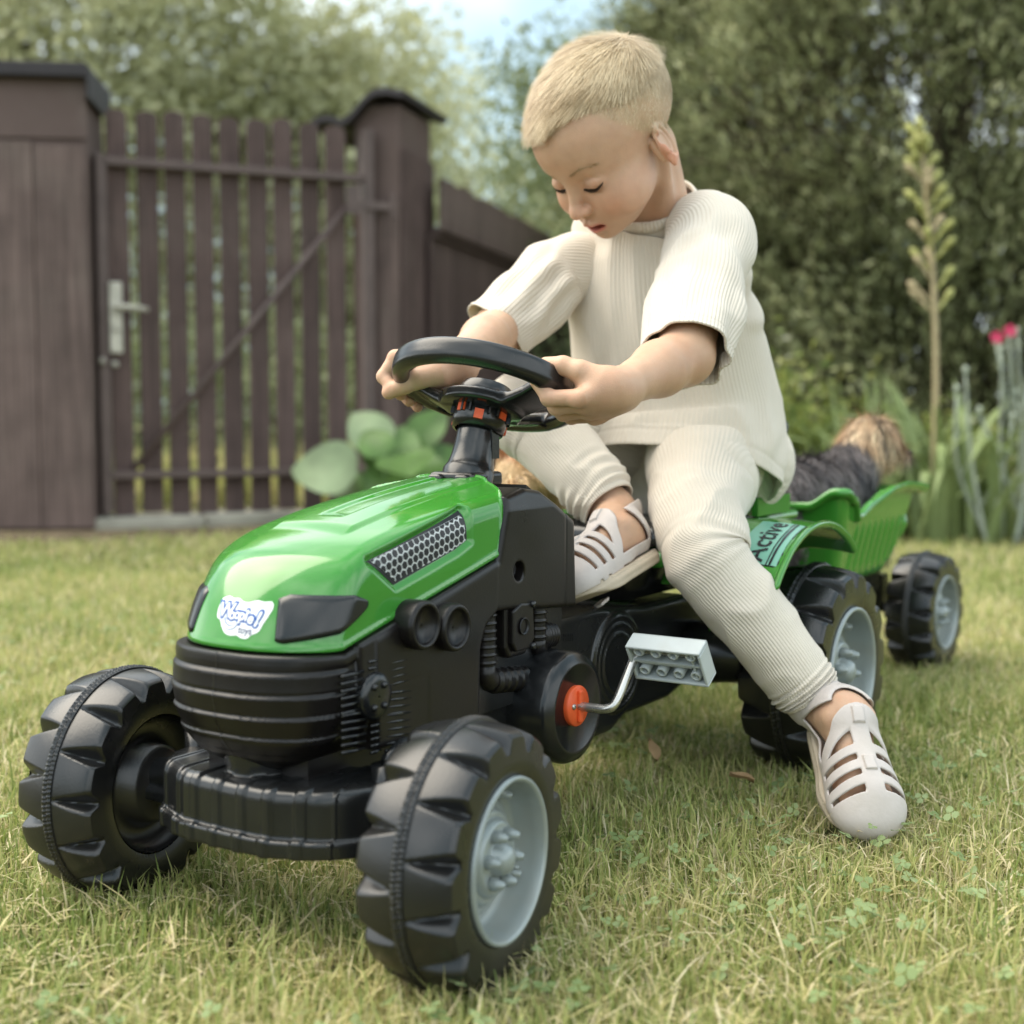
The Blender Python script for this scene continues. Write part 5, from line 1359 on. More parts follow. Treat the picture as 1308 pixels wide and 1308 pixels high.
def c_d2(P, N):
    s = smooth01((vn(P, 40, 5)+.5)/1.)[:, None]; z = smooth01((P[:, 0]+.80)/.03)[:, None]
    hd = np.array([.34, .19, .085])*(1-s)+np.array([.52, .36, .20])*s; bd = np.array([.05, .045, .045])*(1-s)+np.array([.16, .14, .13])*s
    ear = smooth01((P[:, 2]-DB[2]-.026)/.01)[:, None]; hd = hd*(1-.45*ear*np.array([.5, .9, 1.]))
    return bd*(1-z)+hd*z
dog(pup, f_d2, (-1.07, -.33, -.0), (-.61, -.15, .44), c_d2, lambda P, N: np.where((P[:, 2] > .335)[:, None], np.array([-.2, 0, 1.]), np.array([-.5, .1, -.7])), 12000, 43,
    lambda P: np.where(P[:, 2] > .335, .007, .016))
part('nose', lathe([(.0005, .006), (.005, .004), (.0065, 0), (.004, -.003)], DB+[.074, .030, -.018], (.9, .35, -.2), 10), M_NOSE, pup)

# ================================================================== THE CHILD
child = thing('person', 'blond toddler in cream ribbed shirt and trousers riding the tractor, looking down at the wheel', 'person', (-.72, 0, 0))
M_SKIN = mat('skin', (.62, .38, .26), .48, .35, attr='tint', cols='direct', noise=.06, nscale=60, bump=.3, bscale=650, sss=.22, sssc=(1, .4, .22))
def rotm(a, b, c):
    ca, sa = math.cos(a), math.sin(a); cb, sb = math.cos(b), math.sin(b); cc, sc = math.cos(c), math.sin(c)
    return np.array([[ca, -sa, 0], [sa, ca, 0], [0, 0, 1]])@np.array([[cb, 0, sb], [0, 1, 0], [-sb, 0, cb]])@np.array([[1, 0, 0], [0, cc, -sc], [0, sc, cc]])
HC = np.array([-.522, .006, .701]); HM = rotm(math.radians(-25), math.radians(45), math.radians(-9)); HS = .965
def h2l(p):
    p = np.array(p, float); z = p[..., 2]; p[..., 2] = np.where(z < 0, z/1.07, z)
    p[..., 1] = p[..., 1]*(1+.05*np.clip(-p[..., 2]/.05, 0, 1)); return HC+HS*(p@HM.T)
def l2h(P):
    """head frame, with the lower face a little shorter and wider than the adult pattern"""
    q = ((P-np.float32(HC))@np.float32(HM))/np.float32(HS); z = q[..., 2]
    q[..., 1] = q[..., 1]/(1+.05*np.clip(-z/.05, 0, 1)); q[..., 2] = np.where(z < 0, z*1.07, z); return q
NB = np.array([-.634, .012, .612]); NT = h2l((-.036, 0, -.040))
def f_head_local(q):
    x, y, z = q[:, 0], q[:, 1], q[:, 2]; qa = q.copy(); qa[:, 1] = np.abs(y)        # symmetric helper
    d = sd_ell(q, (-.014, 0, .036), (.087, .0705, .0715))
    d = smin(d, sd_ell(q, (.028, 0, .030), (.053, .058, .050)), .018)
    d = smin(d, sd_ell(q, (.024, 0, -.024), (.050, .057, .054)), .020)
    d = smin(d, sd_ell(qa, (.043, .0305, -.034), (.0300, .0290, .0285)), .018)
    d = smin(d, sd_ell(q, (.044, 0, -.063), (.030, .032, .023)), .016)
    d = smin(d, sd_sph(q, (.0625, 0, -.0725), .0125), .012)
    d = smin(d, sd_ell(q, (.0600, 0, -.051), (.0185, .024, .019)), .010)
    d = smax(d, -sd_ell(qa, (.0855, .029, .0005), (.013, .0175, .0125)), .012)       # sockets
    # nose
    d = smin(d, sd_cap(q, (.0715, 0, .006), (.0835, 0, -.022), .0050, .0070), .009)
    d = smin(d, sd_sph(q, (.0870, 0, -.0285), .0082), .005)
    d = smin(d, sd_ell(qa, (.0800, .0088, -.0315), (.0072, .0052, .0055)), .004)
    d = smax(d, -sd_ell(qa, (.0838, .0050, -.0378), (.0034, .0022, .0034)), .0015)
    d = smax(d, -sd_cap(q, (.0835, 0, -.041), (.0805, 0, -.0455), .0018, .0022), .004)   # philtrum
    # closed upper lids over the eyeballs, crease below the lash line
    lid = sd_ell(qa, (.0578, .0280, -.0015), (.0158, .0150, .0122))
    d = smin(d, lid, .0025)
    zc = -.0075+.10*np.abs(qa[:, 1]-.0285)-26.*(qa[:, 1]-.0285)**2*-1
    cr = np.exp(-((z-zc)/.0011)**2)*smooth01((.0145-np.abs(qa[:, 1]-.0285))/.004)*(x > .05)
    d = d+.0013*cr
    zc2 = .0065-22.*(qa[:, 1]-.0285)**2
    d = d+.0007*np.exp(-((z-zc2)/.0012)**2)*smooth01((.0145-np.abs(qa[:, 1]-.0285))/.004)*(x > .05)
    # lips, slightly parted
    up = sd_cap(qa, (.0655, .0205, -.0560), (.0790, .0050, -.0515), .0024, .0042); up = smin(up, sd_cap(qa, (.0788, .0045, -.0520), (.0790, 0, -.0530), .0040, .0036), .003)
    lw = sd_cap(qa, (.0660, .0180, -.0590), (.0755, .0, -.0645), .0028, .0052)
    d = smin(smin(d, up, .0035), lw, .004)
    gap = sd_ell(q, (.0790, 0, -.0584), (.0130, .0170, .0042)); d = smax(d, -gap, .0018)
    d = smax(d, -sd_cap(q, (.0770, -.008, -.0715), (.0770, .008, -.0715), .0015, .0015), .006)
    # ears: helix, concha, lobe
    e = qa-np.float32((-.004, .0680, -.012)); A = np.float32(rotm(math.radians(40), math.radians(-12), math.radians(6)))
    e = e@A; ex, ey, ez = e[:, 0], e[:, 1], e[:, 2]
    ex = -ex                                                  # ex grows towards the back
    rr = np.sqrt(((ex-.007)/.76)**2+(ez-.001)**2*1.0); 
    hel = np.sqrt(((rr-.0212)*.8)**2+(ey-.006-.10*(ex))**2)-.0030
    hel = np.maximum(hel, -(ex+.004)*.9-.000*ez)
    plate = smax(np.abs(ey-.0022-.10*ex)-.0017, rr-.0212, .002); plate = np.maximum(plate, -(ex+.006))
    anti = np.sqrt(((rr-.0135)*.8)**2+(ey-.0045-.08*ex)**2)-.0022; anti = np.maximum(anti, -(ex-.004))
    lobe = sd_ell(np.stack([ex, ey, ez], 1), (.0005, .003, -.0215), (.0065, .0032, .0068))
    trag = sd_ell(np.stack([ex, ey, ez], 1), (-.0045, .0045, -.004), (.0035, .0035, .0060))
    ear = smin(smin(smin(smin(hel, plate, .002), anti, .002), lobe, .005), trag, .003)
    ear = smin(ear, sd_ell(np.stack([ex, ey, ez], 1), (.001, -.004, -.003), (.006, .006, .016)), .004)
    d = smin(d, ear, .003)
    return d
def f_neck(P):
    d = sd_cap(P, NB, NT, .0385, .036)
    d = smin(d, sd_cap(P, NB+[.0, 0, -.005], NB+[-.01, .07, -.03], .036, .03), .02)
    d = smin(d, sd_cap(P, NB+[.0, 0, -.005], NB+[.01, -.07, -.03], .036, .03), .02)
    return d
def f_head(P):
    d = f_head_local(l2h(P))*HS
    n = f_neck(P)
    # the muscle running from behind the ear to the throat
    n = smin(n, sd_cap(P, h2l((-.022, .045, -.030)), NB+[.030, .022, .0], .008, .009), .014)
    return smin(d, n, .014)

# arms and hands
SH = {1: np.array([-.596, .087, .615]), -1: np.array([-.594, -.086, .584])}
EL = {1: np.array([-.430, .142, .466]), -1: np.array([-.515, -.133, .506])}
def handframe(s):
    a = math.radians(95 if s > 0 else -86); G = swp(a, .0855, .001); tan = -math.sin(a)*sf+math.cos(a)*sl
    S = tan if tan@np.array([-1., 0, 0]) > 0 else -tan                          # from the index towards the little finger: backwards
    F = np.array([.25, -.85, -.02]) if s > 0 else np.array([.35, -.90, -.10])
    F = F-S*(F@S); F /= np.linalg.norm(F); N = np.cross(F, S)
    if N@(np.array([.4, .6, -.5]) if s > 0 else np.array([0, -.2, 1.])) < 0: N = -N
    return G, F, S, N
HF = {s: handframe(s) for s in (1, -1)}
def handpts(s):
    G, F, S, N = HF[s]; c = []
    off = (-.0238, -.0080, .0080, .0232); ln = (.93, 1.0, .98, .86); sp = (-.0015, 0, 0, .001)
    for t, l, b in zip(off, ln, sp):
        K = G+N*.0200-F*.021+S*(t*.90); p = G+N*.0210*l+F*(.005*l)+S*(t+b); q = G+N*.002+F*.0190*l+S*(t+b)*1.0; r = G-N*.012+F*.0080+S*(t+b)
        c.append([K, p, q, r])
    W = G-F*.046+N*(.004 if s > 0 else .016)+S*.006
    th = [G-F*.036+N*.000-S*.010, G-F*.022-N*.006-S*.020, G-F*.006-N*.012-S*.0245, G+F*.012-N*.0155-S*.0235]
    return c, W, th
HP = {s: handpts(s) for s in (1, -1)}
def f_hand(P, s):
    c, W, th = HP[s]; G, F, S, N = HF[s]; d = None
    for (K, p, q, r), rr in zip(c, (.0077, .0079, .0076, .0068)):
        f = sd_cap(P, K, p, rr*1.04, rr*.95); f = smin(f, sd_sph(P, p, rr*1.03), .002); f = smin(f, sd_cap(P, p, q, rr*.95, rr*.90), .0025); f = smin(f, sd_cap(P, q, r, rr*.90, rr*.78), .0025)
        d = f if d is None else smin(d, f, .0007)
    pm = None
    for (K, p, q, r) in c:
        g = sd_cap(P, W+(K-G)@S*S*.55, K-F*.006, .0145, .0085); pm = g if pm is None else smin(pm, g, .008)
    pm = smin(pm, sd_ell(P, G-F*.028+N*.009, (.019, .020, .016)), .010)
    for (K, p, q, r) in c: pm = smin(pm, sd_sph(P, K+N*.0025, .0074), .003)
    t = sd_cap(P, th[0], th[1], .0145, .0105); t = smin(t, sd_cap(P, th[1], th[2], .0100, .0088), .004); t = smin(t, sd_cap(P, th[2], th[3], .0088, .0072), .003)
    pm = smin(pm, t, .008)
    d = smin(d, pm, .0032)
    # forearm, soft and tapering
    e = EL[s]; ax = (W-e)
    fa = sd_cap(P, e, e+ax*.38, .0265, .0255); fa = smin(fa, sd_cap(P, e+ax*.38, W-ax*.03, .0255, .0170), .012)
    fa = smin(fa, sd_cap(P, W-ax*.1, W, .0180, .0175), .006)
    d = smin(d, fa, .013)
    d = smin(d, sd_cap(P, SH[s], e, .032, .0285), .012)
    # wrist fold
    return d
# legs (mostly under the trousers) and feet
HIP = {1: np.array([-.676, .052, .368]), -1: np.array([-.700, -.06, .370])}
KN = {1: np.array([-.480, .137, .272]), -1: np.array([-.535, -.115, .420])}
AN = {1: np.array([-.532, .262, .094]), -1: np.array([-.503, .040, .287])}
TOE = {1: np.array([-.447, .334, .012]), -1: np.array([-.357, .047, .224])}
def footframe(s):
    if s > 0: x = np.array([.76*.80, .65*.80, -.60]); up = np.array([.45, .39, .80])
    else: x = TOE[-1]-np.array([-.505, .066, .262]); up = np.array([-.08, -.34, .93])
    x = x/np.linalg.norm(x); up = up-x*(up@x); up /= np.linalg.norm(up); y = np.cross(up, x)
    return TOE[s]-x*.078+up*.006*0, np.stack([x, y, up], 1)
FF = {s: footframe(s) for s in (1, -1)}
def f_foot_l(q, s):
    """foot frame: x to the toes (-.07 heel .. .078 toe), z up from the sole; big toe on the inner side"""
    inn = -s
    y = q[:, 1]*inn; p = np.stack([q[:, 0], y, q[:, 2]], 1)          # +y = inner side
    d = sd_ell(p, (-.046, 0, .026), (.024, .0225, .023))
    d = smin(d, sd_cap(p, (-.040, 0, .030), (.030, .003, .019), .024, .0190), .012)
    d = smin(d, sd_cap(p, (.030, .012, .016), (.036, -.014, .013), .0165, .0135), .010)
    for i, (ty, tx, r) in enumerate(((.0175, .066, .0092), (.005, .066, .0072), (-.0055, .061, .0068), (-.0150, .054, .0064), (-.0235, .045, .0060))):
        d = smin(d, sd_cap(p, (tx-.026, ty*.9, .014), (tx-.004, ty, .0095), r*1.05, r), .0035)
    d = smax(d, .0015-q[:, 2], .004)
    return d
def f_leg(P, s):
    o, R = FF[s]; q = (P-np.float32(o))@np.float32(R)
    d = f_foot_l(q, s)
    heel = o+R@np.array([-.036, 0, .036])
    d = smin(d, sd_cap(P, heel, AN[s]+(KN[s]-AN[s])*.12, .0225, .0225), .012)
    d = smin(d, sd_cap(P, AN[s]+(KN[s]-AN[s])*.1, AN[s]+(KN[s]-AN[s])*.6, .0225, .030), .01)
    d = smin(d, sd_cap(P, AN[s]+(KN[s]-AN[s])*.6, KN[s], .030, .025), .01)
    d = smin(d, sd_cap(P, KN[s], HIP[s], .025, .030), .01)
    for e in (1, -1): d = smin(d, sd_sph(P, heel+R@np.array([.002, e*.019, .004]), .007), .008)
    return d
def f_torso(P):
    d = sd_cap(P, (-.705, 0, .39), (-.695, 0, .47), .055, .060); d = smin(d, sd_cap(P, (-.695, 0, .47), (-.650, 0, .570), .060, .042), .03)
    for s in (1, -1): d = smin(d, sd_cap(P, (-.650, 0, .580), SH[s]+[-.02, 0, -.01], .028, .022), .02)
    return d
# one skin surface: fine where it is seen, coarser under the clothes; the zones overlap inside the shirt
def skin_tint(V, N):
    q = l2h(V.astype(np.float32)); n = len(V)
    base = np.tile(np.array([.555, .345, .23]), (n, 1))
    hd = smooth01((.16-np.linalg.norm(q, axis=1))/.02)[:, None]
    ay = np.abs(q[:, 1])
    def blend(b, c, w): w = np.clip(w, 0, 1)[:, None]; return b*(1-w)+np.array(c)*w
    cheek = np.exp(-(((q[:, 0]-.055)/.03)**2+((ay-.038)/.02)**2+((q[:, 2]+.032)/.018)**2))
    c = blend(base, (.60, .28, .18), cheek*.65*hd[:, 0])
    nose = np.exp(-(((q[:, 0]-.087)/.012)**2+(q[:, 1]/.012)**2+((q[:, 2]+.03)/.010)**2)); c = blend(c, (.68, .33, .22), nose*.5)
    lipu = np.minimum(np.linalg.norm((q-np.array([.0785, 0, -.0525]))*[1, .45, 1.15], axis=1), 9); 
    lip = smooth01((.0092-np.sqrt(((q[:, 0]-.078)*.6)**2+(q[:, 1]*.42)**2+((q[:, 2]+.058)*.95)**2))/.0035)*(q[:, 0] > .060)
    c = blend(c, (.56, .17, .13), lip*.85)
    gap = smooth01((1.0-np.sqrt(((q[:, 1])/.0160)**2+((q[:, 2]+.0584)/.0048)**2))/.4)*(q[:, 0] > .055)*(q[:, 0] < .0775); c = blend(c, (.20, .035, .03), gap*.95)
    ear = smooth01((.034-np.linalg.norm((q-np.array([-.004, 0, -.012]))*[1, 0, 1], axis=1))/.01)*smooth01((ay-.0700)/.004)
    c = blend(c, (.66, .25, .15), ear*.5)  # ear reddened; glow of backlight through it is put into the colour
    eye = np.exp(-(((ay-.0285)/.013)**2+((q[:, 2]+.004)/.008)**2))*(q[:, 0] > .05); c = blend(c, (.55, .28, .20), eye*.45)
    # cropped hair shows as a pale veil over the scalp
    c = blend(c, (.56, .41, .25), veil(q)*.55); c = blend(c, (.56, .41, .23), scalp(q)*.9)
    bl = vn(V, 38, 3)*.5+vn(V, 95, 6)*.3; c = c*(1+np.clip(bl, -.6, .6)[:, None]*np.array([.05, .13, .15]))
    # knuckles and finger ends a little pinker
    for s in (1, -1):
        for K, p, q1, r in HP[s][0]:
            for pt, rad in ((K, .010), (p, .008), (r, .010)): c = blend(c, (.66, .33, .22), np.exp(-(np.linalg.norm(V-pt, axis=1)/rad)**2)*.45)
    return c
HL = np.array([(-180, -.032), (-150, -.026), (-128, -.006), (-105, .018), (-84, .022), (-66, .030), (-50, .046), (-35, .058), (-15, .060), (10, .066), (30, .074), (46, .070), (62, .058), (80, .040), (105, .018), (128, -.006), (150, -.026), (180, -.032)])
HL2 = np.array([(-180, -.045), (-150, -.042), (-128, -.030), (-105, -.004), (-84, .004), (-66, .022), (-50, .044), (-35, .058), (-15, .060), (10, .066), (30, .072), (46, .063), (60, .044), (78, .010), (92, .000), (105, -.006), (128, -.030), (150, -.042), (180, -.045)])
def veil(q):
    az = np.degrees(np.arctan2(q[:, 1], q[:, 0]+.01)); line = np.interp(az, HL2[:, 0], HL2[:, 1])
    return smooth01((q[:, 2]-line+.003)/.014)*(np.linalg.norm(q, axis=1) < .16)
def scalp(q):
    az = np.degrees(np.arctan2(q[:, 1], q[:, 0]+.01)); line = np.interp(az, HL[:, 0], HL[:, 1])
    w = .014+.028*smooth01((np.abs(az)-40)/25); return smooth01((q[:, 2]-line+.003)/w)*(np.linalg.norm(q, axis=1) < .16)
def zone(f, axis_pt, axis_dir, lo, hi, h):
    """mesh of f cut off below a plane (the cut lies inside the clothes)"""
    a = np.array(axis_pt); d = np.array(axis_dir)/np.linalg.norm(axis_dir)
    V, F, N = surfnet(f, lo, hi, h); ok = ((V-a)@d > 0)[F].all(1); F = F[ok]
    use = np.unique(F); mp = np.full(len(V), -1); mp[use] = np.arange(len(use)); return V[use], mp[F], N[use]
def skin():
    Z = []
    Z.append(zone(f_head, NB+[0, 0, -.012], NT-NB, (-.70, -.12, .56), (-.37, .13, .835), .0017))
    for s in (1, -1):
        G = HF[s][0]; pp = np.array([G, EL[s], HP[s][1], HP[s][2][1]]); lo = pp.min(0)-.055; hi = pp.max(0)+.055
        up = SH[s]-EL[s]; Z.append(zone(lambda P, s=s: f_hand(P, s), EL[s]+up*.30, -up, lo, hi, .0016))
        o = FF[s][0]; lo = np.minimum(o, AN[s])-.085; hi = np.maximum(o, AN[s])+.085; up = KN[s]-AN[s]
        Z.append(zone(lambda P, s=s: f_leg(P, s), AN[s]+up*.25, -up, lo, hi, .0022))
    def rest(P):
        d = smin(f_torso(P), f_neck(P), .02)
        for s in (1, -1): d = smin(d, sd_cap(P, SH[s]+[-.014, 0, -.008], EL[s], .023, .027), .01); d = smin(d, sd_cap(P, HIP[s], KN[s], .034, .025), .008); d = smin(d, sd_cap(P, KN[s], AN[s], .025, .0225), .008)
        return d
    V, F, N = surfnet(rest, (-.83, -.20, .06), (-.40, .31, .66), .006)
    bad = ((V-(NB+[0, 0, -.010]))@(NT-NB) > 0)
    for s in (1, -1):
        up = SH[s]-EL[s]; bad |= (((V-(EL[s]+up*.32))@(-up) > 0) & (np.linalg.norm(V-EL[s], axis=1) < .09))
        up = KN[s]-AN[s]; bad |= (((V-(AN[s]+up*.27))@(-up) > 0) & (np.linalg.norm(V-AN[s], axis=1) < .12))
    ok = ~bad[F].any(1); F = F[ok]; use = np.unique(F); mp = np.full(len(V), -1); mp[use] = np.arange(len(use)); Z.append((V[use], mp[F], N[use]))
    Vs, Fs, Ns, k = [], [], [], 0
    for V, F, N in Z: Vs.append(V); Fs.append(F+k); Ns.append(N); k += len(V)
    V = np.concatenate(Vs); return V, np.concatenate(Fs).astype(np.int32), np.concatenate(Ns)
V, F, N = skin()
body = part('body', (V, F), M_SKIN, child, normals=N, attrs={'tint': skin_tint(V, N)})

# ---- hair: ribbons combed forward and across from a whorl at the crown
M_HAIR = mat('blond_hair', (.55, .40, .22), .48, .5, attr='tint', cols='direct', sheen=.1)
def hair():
    rg = np.random.default_rng(77)
    q = l2h(V.astype(np.float32)); hd = (np.linalg.norm(q, axis=1) < .15) & (q[:, 2] > -.05) & (np.abs(q[:, 1]) < .0735)
    Fi = F[hd[F].all(1)]; fa = V[Fi]; ar = np.linalg.norm(np.cross(fa[:, 1]-fa[:, 0], fa[:, 3]-fa[:, 0]), axis=1)
    n = 54000; fi = rg.choice(len(Fi), n, p=ar/ar.sum()); w = rg.dirichlet((1, 1, 1, 1), n)
    P = (fa[fi]*w[..., None]).sum(1); NN = N[Fi[fi]].mean(1); q = l2h(P.astype(np.float32)); Nh = NN@HM
    sc = np.maximum(scalp(q), veil(q)*.55); keep = rg.random(n) < sc**1.2; P, NN, q, Nh = P[keep], NN[keep], q[keep], Nh[keep]; n = len(P)
    wh = np.array([-.062, .012, .085])
    d = q-wh; d[:, 2] -= 0; flow = d/np.linalg.norm(d, axis=1)[:, None]
    sw_ = np.cross(flow, Nh)*.35                                   # slight swirl
    top = smooth01((q[:, 2]-.050)/.03)[:, None]
    fwd = np.array([.70, -.42, -.25])
    D = flow*(1-.55*top)+fwd*(.55*top+.15)+sw_*(1-top)+np.array([0, 0, -.5])*(1-top)
    lock = vn(q, 45, 9)[:, None]; lock2 = vn(q, 110, 4)[:, None]
    D = D+np.cross(Nh, D)*(.26*lock+.10*lock2)+rg.normal(0, .045, D.shape)
    D = D-Nh*(D*Nh).sum(1)[:, None]; D /= np.linalg.norm(D, axis=1)[:, None]
    L = .0030+.004*scalp(q)+.028*top[:, 0]*scalp(q)-.012*smooth01((q[:, 0]-.045)/.03)*scalp(q); L = L*rg.uniform(.7, 1.15, n)
    t = np.clip(.5+.38*lock[:, 0]+.22*lock2[:, 0]+rg.normal(0, .2, n), 0, 1)[:, None]
    lo, hi = np.array([.42, .28, .14]), np.array([.84, .69, .46]); col = lo*(1-t)+hi*t
    fr = smooth01((q[:, 0]-.05)/.03)[:, None]; col = col*(1-.28*fr)
    lift = .05+.10*top[:, 0]
    Dl = D@HM.T; Wd = np.full(n, .00048)
    vv, ff, tt = ribbons(P+NN*.0004, Dl, NN, L*HS, Wd, np.arange(n), rg, 4, 0, .16, .0, .05)
    part('hair', (vv, ff), M_HAIR, child, smooth=True, attrs={'tint': col[tt.astype(int)]})
hair()
# lashes and brows
M_LASH = mat('eyelash', (.035, .018, .012), .5, .3)
M_BROW = mat('eyebrow', (.52, .36, .22), .5, .3)
def on_face(y, z, off):
    q = np.stack([np.full(len(y), .11), y, z], 1).astype(np.float32); return conform(q, 0, .11, .04, f_head_local, off)
for s in (1, -1):
    t = np.linspace(-1, 1, 22); y = s*(.0285+.0132*t); zz = -.0078+.0038*t**2+.0010*t
    a = on_face(y, zz, .0006); hw = .0019*(1-.55*np.abs(t)**2)
    b = a.copy(); b[:, 2] -= hw*1.6; b[:, 0] += .0016; c = a.copy(); c[:, 2] += hw*.6
    Vv = np.concatenate([c, a, b]); k = 22; Ff = [[i, i+1, k+i+1, k+i] for i in range(k-1)]+[[k+i, k+i+1, 2*k+i+1, 2*k+i] for i in range(k-1)]
    lash = join((Vv, Ff), *[tube([a[i], a[i]+[.0030, s*t[i]*.0022, -.0030]], [.00024, .00008], 3) for i in range(1, 21)])
    part('eyelash', (h2l(lash[0]), lash[1]), M_LASH, child)
    rg = np.random.default_rng(5+s); m = 120; u = rg.random(m); y = s*(.012+.032*u); zz = .0155+.0065*np.sin(np.clip(u*1.1, 0, 1)*PI*.75)+rg.normal(0, .0011, m)
    p = on_face(y, zz, .0003); L = .0045
    nx = on_face(y+s*L*.8, zz+L*(.35-.6*u), .0005); bs = [tube([p[i], nx[i]], [.00022, .0001], 3) for i in range(m)]
    bj = join(*bs); part('eyebrow', (h2l(bj[0]), bj[1]), M_BROW, child)

# ---- clothes
def rib_mat(name, col):
    m = mat(name, col, .85, .15, noise=.03, nscale=8, sheen=.25); nt = m.node_tree; b = nt.nodes['Principled BSDF']
    a = nt.nodes.new('ShaderNodeAttribute'); a.attribute_name = 'rib'
    mu = nt.nodes.new('ShaderNodeMath'); mu.operation = 'MULTIPLY'; mu.inputs[1].default_value = 2*PI/.0040; nt.links.new(a.outputs['Fac'], mu.inputs[0])
    si = nt.nodes.new('ShaderNodeMath'); si.operation = 'SINE'; nt.links.new(mu.outputs[0], si.inputs[0])
    ab = nt.nodes.new('ShaderNodeMath'); ab.operation = 'MULTIPLY_ADD'; ab.inputs[1].default_value = .5; ab.inputs[2].default_value = .5; nt.links.new(si.outputs[0], ab.inputs[0])
    pw = nt.nodes.new('ShaderNodeMath'); pw.operation = 'POWER'; pw.inputs[1].default_value = .6; nt.links.new(ab.outputs[0], pw.inputs[0])
    tc = nt.nodes.new('ShaderNodeTexCoord'); no = nt.nodes.new('ShaderNodeTexNoise'); no.inputs['Scale'].default_value = 900; nt.links.new(tc.outputs['Object'], no.inputs['Vector'])
    ad = nt.nodes.new('ShaderNodeMath'); ad.operation = 'MULTIPLY_ADD'; ad.inputs[1].default_value = .35; nt.links.new(no.outputs['Fac'], ad.inputs[0]); nt.links.new(pw.outputs[0], ad.inputs[2])
    bp = nt.nodes.new('ShaderNodeBump'); bp.inputs['Strength'].default_value = .55; bp.inputs['Distance'].default_value = .0011
    nt.links.new(ad.outputs[0], bp.inputs['Height']); nt.links.new(bp.outputs['Normal'], b.inputs['Normal'])
    return m
M_CLOTH = rib_mat('cream_ribbed_cotton', (.68, .61, .515))
def loft(rings, nu, nv, ref, disp=None, hem=True, hem0=False, seam=PI, sq=2.0, twist=0., ribR=None):
    """rings: rows cx cy cz rx ry; ref = direction of rx. returns V, F, rib"""
    R = cr_interp(rings, nv); C_ = R[:, :3]; T = np.gradient(C_, axis=0); T /= np.linalg.norm(T, axis=1)[:, None]
    ref = np.asarray(ref, float); U = ref-T*(T@ref)[:, None]; U /= np.linalg.norm(U, axis=1)[:, None]; W = np.cross(T, U)
    a = seam+np.linspace(0, 2*PI, nu+1); e = 2/sq; ca = np.sign(np.cos(a))*np.abs(np.cos(a))**e; sa = np.sign(np.sin(a))*np.abs(np.sin(a))**e
    t = np.linspace(0, 1, nv)
    V = C_[:, None]+U[:, None]*(R[:, 3:4]*ca)[..., None]+W[:, None]*(R[:, 4:5]*sa)[..., None]
    Nn = U[:, None]*(ca*R[:, 4:5])[..., None]+W[:, None]*(sa*R[:, 3:4])[..., None]; Nn /= np.linalg.norm(Nn, axis=2)[..., None]
    if disp is not None:
        D = disp(np.repeat(t[:, None], nu+1, 1), np.repeat(a[None], nv, 0), V); D[:, -1] = D[:, 0]; V = V+Nn*D[..., None]
    rows = list(V); 
    def cuff(i0, i1, sgn):
        d = rows[i0]-rows[i1]; d = d/np.linalg.norm(d, axis=1)[:, None]; n = Nn[i0]
        return [rows[i0]+d*.0006-n*.0012, rows[i0]-n*.0026, rows[i0]-d*.02-n*.0032]
    if hem: rows += cuff(-1, -2, 1)
    if hem0: rows = cuff(0, 1, 1)[::-1]+rows
    k = len(rows); V = np.stack(rows).reshape(-1, 3); n = nu+1
    F = [[i*n+j, i*n+j+1, (i+1)*n+j+1, (i+1)*n+j] for i in range(k-1) for j in range(nu)]
    rib = np.tile((a-seam)*(ribR or R[:, 3:5].mean()), (k, 1)).ravel()
    return V, np.array(F, np.int32), rib
def bump1(t, c, w): return np.exp(-((t-c)/w)**2)
def cloth_part(name, L, m=None, **kw):
    V, F, rib = L; return part(name, (V, F), m or M_CLOTH, child, attrs={'rib': rib}, **kw)
def ridged(P, s, seed): return 1-2*np.abs(vn(P, s, seed))
shirt_rings = [
    (-.6070, .013, .6500, .0460, .0490),
    (-.6130, .012, .6430, .0480, .0580),
    (-.6200, .009, .6360, .0500, .0780),
    (-.6250, .006, .6250, .0530, .0960),
    (-.6330, .002, .6020, .0600, .1060),
    (-.6430, .000, .5620, .0660, .1140),
    (-.6540, .002, .5100, .0720, .1180),
    (-.6700, .006, .4600, .0800, .1220),
    (-.6800, .010, .4120, .0880, .1270),
    (-.6720, .013, .3680, .0980, .1310),
    (-.6560, .014, .3330, .1010, .1330)]
def d_shirt(t, a, V):
    P = V.reshape(-1, 3)
    fold = .0055*vn(P*[1, 1, .45], 20, 3)+.0036*ridged(P*[1, 1, .35], 30, 7)
    diag = P@np.array([.55, .55, .62]); f2 = .0046*np.sin(diag*130+3*vn(P, 9, 2))*smooth01((vn(P, 10, 5)+.1)/.5)
    amp = smooth01(t.ravel()/.18)*(1-.6*smooth01((t.ravel()-.86)/.12)); out = (fold+f2)*amp
    out = out.reshape(t.shape)+.004*bump1(t, .82, .10)*np.maximum(0, -np.cos(a))*1.0
    # big diagonal fold on the left flank towards the hem, and hollow below the arm
    ph = a/PI; out = out-.010*bump1(t, .55+.25*(np.sin(a)), .035)*np.maximum(0, np.sin(a))-.006*bump1(t, .42, .06)*np.abs(np.sin(a))
    out = out-.0013*bump1(t, .958, .005)
    return out
SHIRT = loft(shirt_rings, 220, 150, (1, 0, 0), d_shirt, seam=PI); shirt = cloth_part('shirt', SHIRT)
